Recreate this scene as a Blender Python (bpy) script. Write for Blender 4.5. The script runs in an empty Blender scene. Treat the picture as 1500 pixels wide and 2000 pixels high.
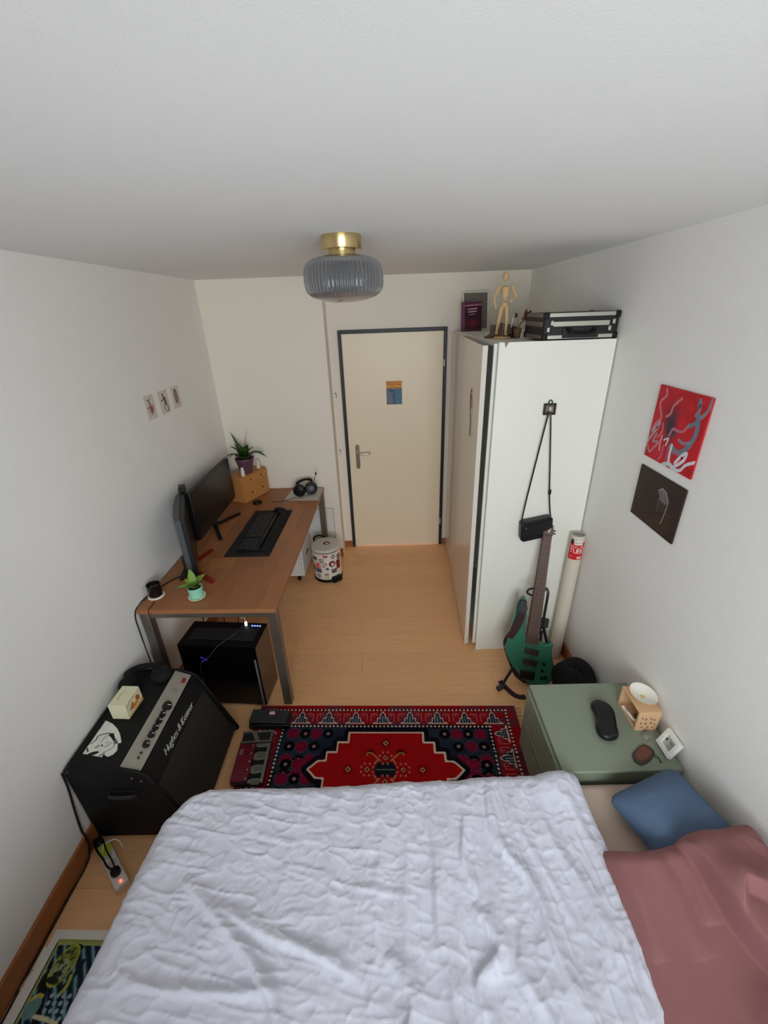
import bpy, math, random
import numpy as np
from mathutils import Matrix, Vector
random.seed(7)
RNG = np.random.default_rng(7)
SC = bpy.context.scene
COL = SC.collection
PI = math.pi

# ------------------------------------------------------------------ camera, light, exposure
ROOM_L, ROOM_R, ROOM_BACK, ROOM_REAR, ROOM_H = -1.41, 1.165, 3.785, -0.85, 2.4256
CAM_Z, CAM_YAW, CAM_PITCH, CAM_ROLL, CAM_F = 2.1754, -0.015193, 0.444438, 0.036266, 825.94 / 1500


def make_camera():
    cam = bpy.data.cameras.new('camera')
    o = bpy.data.objects.new('camera', cam)
    COL.objects.link(o)
    cy, sy, cp, sp = math.cos(CAM_YAW), math.sin(CAM_YAW), math.cos(CAM_PITCH), math.sin(CAM_PITCH)
    f = Vector((sy * cp, cy * cp, -sp))
    r0 = Vector((cy, -sy, 0))
    d0 = f.cross(r0)
    cr, sr = math.cos(CAM_ROLL), math.sin(CAM_ROLL)
    r = r0 * cr + d0 * sr
    d = d0 * cr - r0 * sr
    m = Matrix.Identity(4)
    for i in range(3):
        m[i][0], m[i][1], m[i][2] = r[i], -d[i], -f[i]
    m[2][3] = CAM_Z
    o.matrix_world = m
    cam.sensor_fit = 'HORIZONTAL'
    cam.sensor_width = 36
    cam.lens = 36 * CAM_F
    cam.clip_start = 0.02
    SC.camera = o


make_camera()
WORLD = bpy.data.worlds.new('overcast_sky')
SC.world = WORLD
WORLD.use_nodes = True
WORLD.node_tree.nodes['Background'].inputs['Color'].default_value = (0.92, 0.96, 1.0, 1)
WORLD.node_tree.nodes['Background'].inputs['Strength'].default_value = 9.0
SC.view_settings.view_transform = 'Standard'
SC.view_settings.look = 'None'
SC.view_settings.exposure = 0.58
SC.view_settings.gamma = 1.0
SC.view_settings.use_curve_mapping = False
WALL_T = 0.30
WIN = (-0.50, 0.95, 0.95, 2.28)          # window opening in the rear wall: x0, x1, z0, z1
pl = bpy.data.lights.new('window_portal', 'AREA')
pl.shape = 'RECTANGLE'
pl.size, pl.size_y = WIN[1] - WIN[0], WIN[3] - WIN[2]
pl.cycles.is_portal = True
po = bpy.data.objects.new('window_portal', pl)
po.location = ((WIN[0] + WIN[1]) / 2, ROOM_REAR - WALL_T - 0.04, (WIN[2] + WIN[3]) / 2)
po.rotation_euler = (PI / 2, 0, 0)
COL.objects.link(po)
try:
    SC.cycles.max_bounces = 16
    SC.cycles.diffuse_bounces = 10
    SC.cycles.transparent_max_bounces = 12
    SC.cycles.use_denoising = True
except Exception:
    pass


# ------------------------------------------------------------------ materials
def lin(c):
    return tuple((v / 255 / 12.92) if v / 255 <= 0.04045 else ((v / 255 + 0.055) / 1.055) ** 2.4 for v in c)


MATS = {}


def M(name, rgb, rough=0.6, metal=0.0, var=0.06, scale=8.0, bump=0.0, bscale=60.0, stretch=(1, 1, 1), spec=0.5, emit=None, rand=0.0, trans=0.0, ior=1.45, sheen=0.0):
    """procedural principled material: colour varied by noise, optional fine bump"""
    if name in MATS:
        return MATS[name]
    m = bpy.data.materials.new(name)
    m.use_nodes = True
    nt = m.node_tree
    b = nt.nodes['Principled BSDF']
    tc = nt.nodes.new('ShaderNodeTexCoord')
    mp = nt.nodes.new('ShaderNodeMapping')
    mp.inputs['Scale'].default_value = stretch
    nt.links.new(tc.outputs['Object'], mp.inputs['Vector'])
    nz = nt.nodes.new('ShaderNodeTexNoise')
    nz.inputs['Scale'].default_value = scale
    nz.inputs['Detail'].default_value = 4
    nt.links.new(mp.outputs['Vector'], nz.inputs['Vector'])
    mix = nt.nodes.new('ShaderNodeMix')
    mix.data_type = 'RGBA'
    c = lin(rgb)
    lo = tuple(v * (1 - var) for v in c)
    hi = tuple(min(1, v * (1 + var)) for v in c)
    mix.inputs[6].default_value = (*lo, 1)
    mix.inputs[7].default_value = (*hi, 1)
    nt.links.new(nz.outputs['Fac'], mix.inputs[0])
    out = mix.outputs[2]
    if rand:
        oi = nt.nodes.new('ShaderNodeObjectInfo')
        hs = nt.nodes.new('ShaderNodeHueSaturation')
        mr = nt.nodes.new('ShaderNodeMapRange')
        mr.inputs['To Min'].default_value = 1 - rand
        mr.inputs['To Max'].default_value = 1 + rand
        nt.links.new(oi.outputs['Random'], mr.inputs['Value'])
        nt.links.new(mr.outputs['Result'], hs.inputs['Value'])
        nt.links.new(out, hs.inputs['Color'])
        out = hs.outputs['Color']
    nt.links.new(out, b.inputs['Base Color'])
    b.inputs['Roughness'].default_value = rough
    b.inputs['Metallic'].default_value = metal
    b.inputs['Specular IOR Level'].default_value = spec
    b.inputs['IOR'].default_value = ior
    b.inputs['Transmission Weight'].default_value = trans
    if sheen:
        b.inputs['Sheen Weight'].default_value = sheen
    if emit:
        b.inputs['Emission Color'].default_value = (*lin(emit[0]), 1)
        b.inputs['Emission Strength'].default_value = emit[1]
    if bump:
        bn = nt.nodes.new('ShaderNodeTexNoise')
        bn.inputs['Scale'].default_value = bscale
        bn.inputs['Detail'].default_value = 3
        nt.links.new(mp.outputs['Vector'], bn.inputs['Vector'])
        bp = nt.nodes.new('ShaderNodeBump')
        bp.inputs['Strength'].default_value = bump
        bp.inputs['Distance'].default_value = 0.002
        nt.links.new(bn.outputs['Fac'], bp.inputs['Height'])
        nt.links.new(bp.outputs['Normal'], b.inputs['Normal'])
    MATS[name] = m
    return m


def print_mat(name, rough=0.6, spec=0.3, bump=0.0, bscale=400):
    """flat print: base colour from the mesh's own colour layer"""
    if name in MATS:
        return MATS[name]
    m = M(name, (200, 200, 200), rough, spec=spec, bump=bump, bscale=bscale)
    nt = m.node_tree
    a = nt.nodes.new('ShaderNodeAttribute')
    a.attribute_name = 'Col'
    nt.links.new(a.outputs['Color'], nt.nodes['Principled BSDF'].inputs['Base Color'])
    return m


# ------------------------------------------------------------------ mesh builder
class MB:
    def __init__(self, T=None):
        self.v, self.f, self.m = [], [], []
        self.mi = 0
        self.T = T

    def add(self, vs, fs):
        o = len(self.v)
        if self.T is not None:
            vs = [tuple(self.T @ Vector(p)) for p in vs]
        self.v += [tuple(p) for p in vs]
        self.f += [tuple(o + i for i in f) for f in fs]
        self.m += [self.mi] * len(fs)
        return self

    def box(self, a, b, R=None):
        (x0, y0, z0), (x1, y1, z1) = a, b
        vs = [(x0, y0, z0), (x1, y0, z0), (x1, y1, z0), (x0, y1, z0), (x0, y0, z1), (x1, y0, z1), (x1, y1, z1), (x0, y1, z1)]
        if R is not None:
            vs = [tuple(R @ Vector(p)) for p in vs]
        return self.add(vs, [(0, 3, 2, 1), (4, 5, 6, 7), (0, 1, 5, 4), (1, 2, 6, 5), (2, 3, 7, 6), (3, 0, 4, 7)])

    def prism(self, poly, z0, z1, R=None):
        """poly: 2-D outline, counter-clockwise; extruded in z"""
        n = len(poly)
        vs = [(x, y, z0) for x, y in poly] + [(x, y, z1) for x, y in poly]
        if R is not None:
            vs = [tuple(R @ Vector(p)) for p in vs]
        fs = [tuple(range(n - 1, -1, -1)), tuple(range(n, 2 * n))]
        fs += [(i, (i + 1) % n, n + (i + 1) % n, n + i) for i in range(n)]
        return self.add(vs, fs)

    def lathe(self, prof, n=32, c=(0, 0, 0), rib=0.0, nrib=0, ribz=None):
        vs, fs = [], []
        for r, z in prof:
            for k in range(n):
                a = 2 * PI * k / n
                rr = r
                if nrib and (ribz is None or ribz[0] <= z <= ribz[1]):
                    rr = r * (1 + rib * math.cos(nrib * a))
                vs.append((c[0] + rr * math.cos(a), c[1] + rr * math.sin(a), c[2] + z))
        for j in range(len(prof) - 1):
            for k in range(n):
                k2 = (k + 1) % n
                fs.append((j * n + k, j * n + k2, (j + 1) * n + k2, (j + 1) * n + k))
        if prof[0][0] > 1e-6:
            fs.append(tuple(range(n - 1, -1, -1)))
        if prof[-1][0] > 1e-6:
            fs.append(tuple((len(prof) - 1) * n + k for k in range(n)))
        return self.add(vs, fs)

    def cyl(self, p0, p1, r0, r1=None, n=16):
        return self.tube([p0, p1], [r0, r0 if r1 is None else r1], n)

    def tube(self, pts, r, n=8, flat=None, up=(0, 0, 1)):
        """swept tube; flat=(half width, half thickness) sweeps a strap instead"""
        P = [Vector(p) for p in pts]
        N = len(P)
        rs = r if isinstance(r, (list, tuple)) else [r] * N
        vs, fs = [], []
        prev = None
        for i in range(N):
            t = (P[min(i + 1, N - 1)] - P[max(i - 1, 0)]).normalized()
            if prev is None:
                a = Vector(up)
                if abs(a.dot(t)) > 0.95:
                    a = Vector((1, 0, 0))
                s = t.cross(a).normalized()
            else:
                s = (prev - t * prev.dot(t)).normalized()
            prev = s
            q = s.cross(t).normalized()
            if flat:
                w, h = flat
                for (a, b) in ((-w, -h), (w, -h), (w, h), (-w, h)):
                    vs.append(P[i] + s * a + q * b)
            else:
                for k in range(n):
                    a = 2 * PI * k / n
                    vs.append(P[i] + s * (rs[i] * math.cos(a)) + q * (rs[i] * math.sin(a)))
        n = 4 if flat else n
        for i in range(N - 1):
            for k in range(n):
                k2 = (k + 1) % n
                fs.append((i * n + k, (i + 1) * n + k, (i + 1) * n + k2, i * n + k2))
        fs.append(tuple(range(n)))
        fs.append(tuple((N - 1) * n + k for k in range(n - 1, -1, -1)))
        return self.add([tuple(p) for p in vs], fs)

    def ball(self, c, r, nu=16, nv=10, R=None):
        rx, ry, rz = r if isinstance(r, (list, tuple)) else (r, r, r)
        vs, fs = [], []
        for j in range(nv + 1):
            th = PI * j / nv
            for k in range(nu):
                a = 2 * PI * k / nu
                p = Vector((rx * math.sin(th) * math.cos(a), ry * math.sin(th) * math.sin(a), rz * math.cos(th)))
                if R is not None:
                    p = R @ p
                vs.append((c[0] + p[0], c[1] + p[1], c[2] + p[2]))
        for j in range(nv):
            for k in range(nu):
                k2 = (k + 1) % nu
                fs.append((j * nu + k, (j + 1) * nu + k, (j + 1) * nu + k2, j * nu + k2))
        return self.add(vs, fs)

    def grid(self, P):
        """P: array (nv, nu, 3)"""
        nv, nu = P.shape[:2]
        fs = [(j * nu + i, j * nu + i + 1, (j + 1) * nu + i + 1, (j + 1) * nu + i) for j in range(nv - 1) for i in range(nu - 1)]
        return self.add([tuple(p) for p in P.reshape(-1, 3)], fs)

    def build(self, name, mats, parent=None, bevel=0.0, seg=2, smooth=35, label=None):
        off = Vector((0, 0, 0))
        p = parent
        while p is not None:
            off += p.location
            p = p.parent
        me = bpy.data.meshes.new(name)
        me.from_pydata([(x - off[0], y - off[1], z - off[2]) for x, y, z in self.v], [], self.f)
        for m in (mats if isinstance(mats, (list, tuple)) else [mats]):
            me.materials.append(m)
        if any(self.m):
            me.polygons.foreach_set('material_index', self.m)
        me.validate()
        if smooth:
            me.shade_smooth()
            me.set_sharp_from_angle(angle=math.radians(smooth))
        o = bpy.data.objects.new(name, me)
        COL.objects.link(o)
        if parent is not None:
            o.parent = parent
        if bevel:
            md = o.modifiers.new('bevel', 'BEVEL')
            md.width = bevel
            md.segments = seg
            md.limit_method = 'ANGLE'
            md.angle_limit = math.radians(40)
            md.harden_normals = False
        if label:
            o['label'] = label
        return o


def tag(o, label, cat, group=None):
    o['label'] = label
    o['category'] = cat
    if group:
        o['group'] = group
    return o


def thing(name, label, cat, loc, group=None):
    o = bpy.data.objects.new(name, None)
    o.empty_display_size = 0.05
    o.location = loc
    COL.objects.link(o)
    return tag(o, label, cat, group)


def struct(o):
    o['kind'] = 'structure'
    return o


def at(x, y, z=0, rz=0):
    return Matrix.Translation((x, y, z)) @ Matrix.Rotation(rz, 4, 'Z')


def frame(o, r, u, n):
    """matrix taking local (a, b, c) to o + a r + b u + c n"""
    m = Matrix.Identity(4)
    for i in range(3):
        m[i][0], m[i][1], m[i][2], m[i][3] = r[i], u[i], n[i], o[i]
    return m


def smooth_path(pts, k=6):
    """Catmull-Rom through the points"""
    P = [np.array(p, float) for p in pts]
    P = [2 * P[0] - P[1]] + P + [2 * P[-1] - P[-2]]
    out = []
    for i in range(1, len(P) - 2):
        for j in range(k):
            t = j / k
            a, b, c, d = P[i - 1], P[i], P[i + 1], P[i + 2]
            out.append(tuple(0.5 * (2 * b + (c - a) * t + (2 * a - 5 * b + 4 * c - d) * t * t + (3 * b - a - 3 * c + d) * t ** 3)))
    out.append(tuple(P[-2]))
    return out


# ------------------------------------------------------------------ flat prints: vector art sampled on a fine mesh
GLYPH = {  # stroke letters on a 4 x 6 cell
    'A': [[(0, 0), (2, 6), (4, 0)], [(0.8, 2), (3.2, 2)]], 'B': [[(0, 0), (0, 6), (3, 6), (3.6, 5), (3, 3.2), (0, 3.2)], [(3, 3.2), (4, 2), (3.4, 0), (0, 0)]],
    'E': [[(4, 0), (0, 0), (0, 6), (4, 6)], [(0, 3), (3, 3)]], 'G': [[(4, 5), (3, 6), (1, 6), (0, 4.5), (0, 1.5), (1, 0), (3, 0), (4, 1), (4, 3), (2.4, 3)]],
    'I': [[(2, 0), (2, 6)]], 'L': [[(0, 6), (0, 0), (4, 0)]], 'M': [[(0, 0), (0, 6), (2, 2.5), (4, 6), (4, 0)]], 'N': [[(0, 0), (0, 6), (4, 0), (4, 6)]],
    'T': [[(2, 0), (2, 6)], [(0, 6), (4, 6)]], 'U': [[(0, 6), (0, 1.2), (1, 0), (3, 0), (4, 1.2), (4, 6)]]}


class Paint:
    """w x h metres, origin lower left"""

    def __init__(self, w, h, px, base):
        self.w, self.h = w, h
        self.nx, self.ny = max(2, int(w / px)), max(2, int(h / px))
        self.X, self.Y = np.meshgrid(np.linspace(0, w, self.nx), np.linspace(0, h, self.ny))
        self.C = np.zeros((self.ny, self.nx, 3))
        self.C[:] = lin(base)
        self.keep = np.ones((self.ny, self.nx), bool)

    def put(self, mask, c, a=1.0):
        m = (np.asarray(mask, float) * a)[..., None]
        self.C = self.C * (1 - m) + np.array(lin(c)) * m

    def rect(self, x0, y0, x1, y1, c, a=1.0):
        self.put((self.X >= x0) & (self.X <= x1) & (self.Y >= y0) & (self.Y <= y1), c, a)

    def win(self, x0, x1, y0, y1):
        """index window covering a box, so small marks stay cheap"""
        ox, oy = self.X[0, 0], self.Y[0, 0]
        dx, dy = self.w / (self.nx - 1), self.h / (self.ny - 1)
        i0, i1 = int((x0 - ox) / dx) - 1, int((x1 - ox) / dx) + 3
        j0, j1 = int((y0 - oy) / dy) - 1, int((y1 - oy) / dy) + 3
        return slice(max(0, j0), max(0, j1)), slice(max(0, i0), max(0, i1))

    def putw(self, w, mask, c, a):
        m = (np.asarray(mask, float) * a)[..., None]
        self.C[w] = self.C[w] * (1 - m) + np.array(lin(c)) * m

    def ell(self, cx, cy, rx, ry, c, rot=0.0, a=1.0, soft=0.0):
        r = max(rx, ry)
        w = self.win(cx - r, cx + r, cy - r, cy + r)
        dx, dy = self.X[w] - cx, self.Y[w] - cy
        ca, sa = math.cos(rot), math.sin(rot)
        d = np.sqrt(((dx * ca + dy * sa) / rx) ** 2 + ((-dx * sa + dy * ca) / ry) ** 2)
        self.putw(w, np.clip((1 - d) / soft, 0, 1) if soft else d <= 1, c, a)

    def inside(self, poly):
        r = np.zeros(self.X.shape, bool)
        n = len(poly)
        for i in range(n):
            (x0, y0), (x1, y1) = poly[i], poly[(i + 1) % n]
            if y0 == y1:
                continue
            hit = ((y0 > self.Y) != (y1 > self.Y)) & (self.X < (x1 - x0) * (self.Y - y0) / (y1 - y0) + x0)
            r ^= hit
        return r

    def poly(self, pts, c, a=1.0):
        self.put(self.inside(pts), c, a)

    def dist(self, pts, k=None):
        X, Y = (self.X, self.Y) if k is None else (self.X[k], self.Y[k])
        d = np.full(X.shape, 1e9)
        for (x0, y0), (x1, y1) in zip(pts[:-1], pts[1:]):
            dx, dy = x1 - x0, y1 - y0
            t = np.clip(((X - x0) * dx + (Y - y0) * dy) / (dx * dx + dy * dy + 1e-12), 0, 1)
            d = np.minimum(d, np.hypot(X - x0 - t * dx, Y - y0 - t * dy))
        return d

    def line(self, pts, w, c, a=1.0, curve=False, soft=0.25):
        if curve:
            pts = [(p[0], p[1]) for p in smooth_path([(q[0], q[1], 0) for q in pts], 6)]
        xs, ys = [p[0] for p in pts], [p[1] for p in pts]
        k = self.win(min(xs) - w, max(xs) + w, min(ys) - w, max(ys) + w)
        d = self.dist(pts, k)
        self.putw(k, np.clip((w / 2 - d) / (w / 2 * soft), 0, 1), c, a)

    def text(self, s, x, y, h, c, w=None, gap=0.35):
        k = h / 6
        for ch in s:
            for st in GLYPH.get(ch, []):
                self.line([(x + a * k, y + b * k) for a, b in st], w or h * 0.17, c)
            x += (2.2 if ch == ' ' else 4 + 6 * gap) * k

    def noise(self, amt, scale, seed=1):
        self.C *= (1 + amt * (2 * fbm(self.X * scale, self.Y * scale, seed, 3) - 1))[..., None]

    def mesh(self, name, parent, mat, pos):
        """pos(X, Y) -> (ny, nx, 3) world positions"""
        P = pos(self.X, self.Y)
        nx = self.nx
        K = self.keep
        q = K[:-1, :-1] & K[1:, :-1] & K[:-1, 1:] & K[1:, 1:]
        J, I = np.nonzero(q)
        fs = np.stack([J * nx + I, J * nx + I + 1, (J + 1) * nx + I + 1, (J + 1) * nx + I], 1)
        b = MB()
        used = np.zeros(self.ny * nx, bool)
        used[fs.ravel()] = True
        idx = np.cumsum(used) - 1
        b.v = [tuple(p) for p in P.reshape(-1, 3)[used]]
        b.f = [tuple(int(i) for i in r) for r in idx[fs]]
        b.m = [0] * len(b.f)
        o = b.build(name, mat, parent, smooth=180)
        ca = o.data.color_attributes.new('Col', 'FLOAT_COLOR', 'POINT')
        C = np.ones((int(used.sum()), 4), np.float32)
        C[:, :3] = np.clip(self.C.reshape(-1, 3)[used], 0, 1)
        ca.data.foreach_set('color', C.ravel())
        return o

    def flat(self, name, parent, mat, o, r, u):
        o, r, u = (np.array(t, float) for t in (o, r, u))
        return self.mesh(name, parent, mat, lambda X, Y: o + X[..., None] * r + Y[..., None] * u)

    def wrap(self, name, parent, mat, M4, rad, a0, z0):
        """round a cylinder of the given radius about the local z axis"""
        R = np.array(M4)

        def pos(X, Y):
            th = a0 + X / rad
            P = np.stack([rad * np.cos(th), rad * np.sin(th), z0 + Y, np.ones_like(X)], -1)
            return (P @ R.T)[..., :3]
        return self.mesh(name, parent, mat, pos)


def vnoise(x, y, seed):
    xi, yi = np.floor(x).astype(int), np.floor(y).astype(int)
    xf, yf = x - xi, y - yi
    u, v = xf * xf * xf * (xf * (xf * 6 - 15) + 10), yf * yf * yf * (yf * (yf * 6 - 15) + 10)

    def h(a, b):
        n = (a * 374761393 + b * 668265263 + seed * 974634777) & 0x7fffffff
        n = ((n ^ (n >> 13)) * 1274126177) & 0x7fffffff
        return ((n ^ (n >> 16)) & 0xffff) / 65535.0
    return (h(xi, yi) * (1 - u) + h(xi + 1, yi) * u) * (1 - v) + (h(xi, yi + 1) * (1 - u) + h(xi + 1, yi + 1) * u) * v


def fbm(x, y, seed=0, octv=4):
    t, a, s = 0, 0.5, 0
    for i in range(octv):
        t = t + a * vnoise(x * 2 ** i, y * 2 ** i, seed + 17 * i)
        s += a
        a *= 0.5
    return t / s


def ridge(x, y, seed=0, octv=3):
    t, a, s = 0, 0.5, 0
    for i in range(octv):
        t = t + a * (1 - np.abs(2 * vnoise(x * 2 ** i, y * 2 ** i, seed + 31 * i) - 1)) ** 2
        s += a
        a *= 0.5
    return t / s


# ------------------------------------------------------------------ palette
WALL = M('white_wall_paint', (240, 239, 236), 0.85, var=0.02, scale=3, bump=0.35, bscale=170)
WALL_BOUNCE = M('bounce_tinted_white_wall', (240, 233, 220), 0.85, var=0.02, scale=3, bump=0.35, bscale=170)  # door and shaft walls: warm floor bounce put into the white
CEIL = M('white_ceiling_paint', (229, 229, 229), 0.9, var=0.02, scale=3, bump=0.14, bscale=220)
BASE = M('beech_baseboard', (158, 96, 50), 0.45, var=0.15, scale=5, stretch=(1, 1, 6))
PLANK = M('beech_laminate', (234, 181, 130), 0.36, var=0.13, scale=3, stretch=(1.5, 14, 1), rand=0.035)
FRAME_DARK = M('dark_door_frame_paint', (34, 36, 40), 0.45)
DOOR_CREAM = M('cream_door_paint', (240, 226, 200), 0.38, var=0.03, scale=2)
STEEL = M('brushed_steel', (150, 140, 130), 0.35, 1.0)
WHITE_GLOSS = M('white_gloss_lacquer', (222, 214, 203), 0.16, var=0.02, scale=3, bump=0.22, bscale=9, stretch=(1, 3, 0.35))
WHITE_MEL = M('white_melamine', (236, 236, 226), 0.42, var=0.015)
BLACK = M('black_plastic', (13, 13, 15), 0.45, spec=0.35)
BLACK_SOFT = M('black_textile', (14, 14, 16), 0.9, var=0.3, scale=40, bump=0.4, bscale=300)
BLACK_GLOSS = M('black_gloss', (10, 10, 12), 0.1)
DARKGREY = M('dark_grey_plastic', (62, 65, 68), 0.5)
WHITE_PL = M('white_plastic', (235, 233, 228), 0.4)
OAK = M('oiled_oak_board', (156, 102, 64), 0.45, var=0.22, scale=4, stretch=(16, 1.2, 1), rand=0.16)
OAK_EDGE = M('oak_edge', (158, 104, 66), 0.5, var=0.2, scale=6)
PINE = M('pale_birch_ply', (190, 130, 72), 0.5, var=0.12, scale=6, stretch=(1, 1, 8))
GREENLEAF = M('green_leaf', (58, 92, 34), 0.45, var=0.35, scale=14)
LIMELEAF = M('bright_green_leaf', (116, 156, 58), 0.45, var=0.35, scale=16)
SOIL = M('dark_soil', (40, 30, 22), 0.95, var=0.4, scale=60)
PAPER = M('white_paper', (232, 230, 222), 0.7)
PRINT = print_mat('matt_print', 0.7)
PRINT_GLOSS = print_mat('sticker_print', 0.4)
RUGMAT = print_mat('wool_pile_print', 0.95, 0.1, bump=0.6, bscale=500)
CANVAS = print_mat('painted_canvas', 0.55, 0.3, bump=0.25, bscale=500)

# ------------------------------------------------------------------ room shell
T = 0.12
L, Rr, BK, RE, H = ROOM_L, ROOM_R, ROOM_BACK, ROOM_REAR, ROOM_H
SHX, SHY = -0.468, 3.595               # pipe shaft in the far left corner
floor = struct(MB().box((L - T, RE - WALL_T, -0.14), (Rr + T, BK + T, -0.009)).build('floor', M('floor_screed', (120, 90, 62), 0.9)))
rows = int((BK - RE) / 0.19) + 1
for j in range(rows):
    y1 = BK - 0.05 - 0.19 * j + 0.05
    y0 = max(RE, y1 - 0.19)
    x = L - random.uniform(0.05, 1.1)
    while x < Rr:
        x2 = x + 1.28
        a, b = max(x, L), min(x2, Rr)
        if b - a > 0.03 and y1 - y0 > 0.02:
            MB().box((a + 0.0004, y0 + 0.0005, -0.0085), (b - 0.0004, y1 - 0.0005, 0)).build('plank', PLANK, floor, smooth=0)
        x = x2
struct(MB().box((L - T, RE - WALL_T, H), (Rr + T, BK + T, H + T)).build('ceiling', CEIL))
struct(MB().box((L - T, RE - WALL_T, -0.13), (L, BK + T, H)).build('wall_left', WALL))
struct(MB().box((Rr, RE - WALL_T, -0.13), (Rr + T, BK + T, H)).build('wall_right', WALL))
DX0, DX1, DZ = -0.372, 0.502, 2.024     # door opening
wb = MB()
wb.box((L, BK, -0.13), (DX0 - 0.012, BK + T, H))
wb.box((DX1 + 0.012, BK, -0.13), (Rr, BK + T, H))
wb.box((DX0 - 0.012, BK, DZ + 0.012), (DX1 + 0.012, BK + T, H))
wall_back = struct(wb.build('wall_back', WALL_BOUNCE, smooth=0))
sh = struct(MB().box((L, SHY, 0), (SHX, BK, H)).build('wall_shaft', WALL_BOUNCE))
# access hatch in the shaft wall
hx0, hx1, hz0, hz1 = -0.80, -0.535, 0.20, 0.515
hb = MB()
hb.box((hx0, SHY - 0.004, hz0), (hx1, SHY, hz1))
hatch = hb.build('access_hatch', M('hatch_paint', (226, 226, 220), 0.5), sh, bevel=0.002)
hf = MB()
for a, b in (((hx0 - 0.006, hz0 - 0.006), (hx0 - 0.002, hz1 + 0.006)), ((hx1 + 0.002, hz0 - 0.006), (hx1 + 0.006, hz1 + 0.006)), ((hx0 - 0.002, hz1 + 0.002), (hx1 + 0.002, hz1 + 0.006))):
    hf.box((a[0], SHY - 0.0015, a[1]), (b[0], SHY, b[1]))
hf.build('hatch_gap', M('grey_seal', (120, 118, 112), 0.8), sh)
# rear wall with the window the daylight comes through
w0, w1, wz0, wz1 = WIN
rb = MB()
rb.box((L, RE - WALL_T, -0.13), (w0, RE, H)).box((w1, RE - WALL_T, -0.13), (Rr, RE, H)).box((w0, RE - WALL_T, -0.13), (w1, RE, wz0)).box((w0, RE - WALL_T, wz1), (w1, RE, H))
struct(rb.build('wall_rear', WALL, smooth=0))
win = struct(thing('window_1', 'wide two-pane white window behind the bed', 'window', ((w0 + w1) / 2, RE - WALL_T, wz0)))
fb = MB()
fw = 0.05
mx = (w0 + w1) / 2
for a, b in (((w0, wz0), (w0 + fw, wz1)), ((w1 - fw, wz0), (w1, wz1)), ((w0 + fw, wz0), (w1 - fw, wz0 + fw)), ((w0 + fw, wz1 - fw), (w1 - fw, wz1)), ((mx - fw, wz0 + fw), (mx + fw, wz1 - fw))):
    fb.box((a[0], RE - WALL_T, a[1]), (b[0], RE - WALL_T + 0.06, b[1]))
fb.build('window_frame', WHITE_PL, win, bevel=0.004)
gm = bpy.data.materials.new('thin_window_glass')
gm.use_nodes = True
nt = gm.node_tree
nt.nodes.remove(nt.nodes['Principled BSDF'])
tr, gl, mx_, lw = nt.nodes.new('ShaderNodeBsdfTransparent'), nt.nodes.new('ShaderNodeBsdfGlossy'), nt.nodes.new('ShaderNodeMixShader'), nt.nodes.new('ShaderNodeFresnel')
gl.inputs['Roughness'].default_value = 0.0
tr.inputs['Color'].default_value = (0.95, 0.97, 0.96, 1)
nt.links.new(lw.outputs[0], mx_.inputs[0])
nt.links.new(tr.outputs[0], mx_.inputs[1])
nt.links.new(gl.outputs[0], mx_.inputs[2])
nt.links.new(mx_.outputs[0], nt.nodes['Material Output'].inputs['Surface'])
for a, b in ((w0 + fw, mx - fw), (mx + fw, w1 - fw)):
    MB().add([(a, RE - WALL_T + 0.03, wz0 + fw), (b, RE - WALL_T + 0.03, wz0 + fw), (b, RE - WALL_T + 0.03, wz1 - fw), (a, RE - WALL_T + 0.03, wz1 - fw)], [(0, 1, 2, 3)]).build('pane', gm, win)
MB().box((w0 - 0.03, RE, wz0 - 0.03), (w1 + 0.03, RE + 0.06, wz0 - 0.005)).build('window_sill', WHITE_PL, win, bevel=0.004)


def baseboard(name, a, b, z=0.06):
    return struct(MB().box(a, b).build(name, BASE, bevel=0.003))


bh = 0.105
baseboard('baseboard_left', (L, RE, 0), (L + 0.014, SHY, bh))
baseboard('baseboard_right', (Rr - 0.014, RE, 0), (Rr, 2.262, 0.09))
baseboard('baseboard_shaft', (SHX - 0.25, SHY - 0.014, 0), (SHX, SHY, 0.085))
baseboard('baseboard_back', (SHX, BK - 0.014, 0), (DX0 - 0.02, BK, 0.06))
baseboard('baseboard_back_right', (DX1 + 0.02, BK - 0.014, 0), (0.56, BK, 0.06))

# door
door = struct(thing('door_1', 'flush cream room door in a dark steel frame', 'door', ((DX0 + DX1) / 2, BK, 0)))
fr = MB()
for (xa, xb, za, zb) in ((DX0 - 0.016, DX0 + 0.012, 0, DZ + 0.016), (DX1 - 0.012, DX1 + 0.016, 0, DZ + 0.016), (DX0 + 0.012, DX1 - 0.012, DZ - 0.012, DZ + 0.016)):
    fr.box((xa, BK - 0.022, za), (xb, BK + 0.09, zb))
fr.build('door_frame', FRAME_DARK, door, bevel=0.003)
MB().box((DX0 + 0.013, BK - 0.012, 0.006), (DX1 - 0.013, BK + 0.028, DZ - 0.013)).build('door_leaf', DOOR_CREAM, door, bevel=0.002)
hp = MB(at(-0.281, BK - 0.012, 0.955))
hp.prism([(0.018 * math.cos(t), 0.098 + 0.018 * math.sin(t)) for t in np.linspace(0, PI, 8)] + [(0.018 * math.cos(t), -0.098 + 0.018 * math.sin(t)) for t in np.linspace(PI, 2 * PI, 8)], 0, 0.008, Matrix.Rotation(PI / 2, 3, 'X'))
plate = hp.build('handle_plate', STEEL, door, bevel=0.002)
MB().tube(smooth_path([(-0.281, BK - 0.018, 0.995), (-0.281, BK - 0.05, 0.995), (-0.27, BK - 0.064, 0.995), (-0.235, BK - 0.066, 0.995), (-0.185, BK - 0.064, 0.997), (-0.163, BK - 0.058, 1.0)]), 0.0095, 10).build('lever_handle', M('worn_aluminium', (190, 180, 165), 0.3, 1.0), door)
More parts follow.
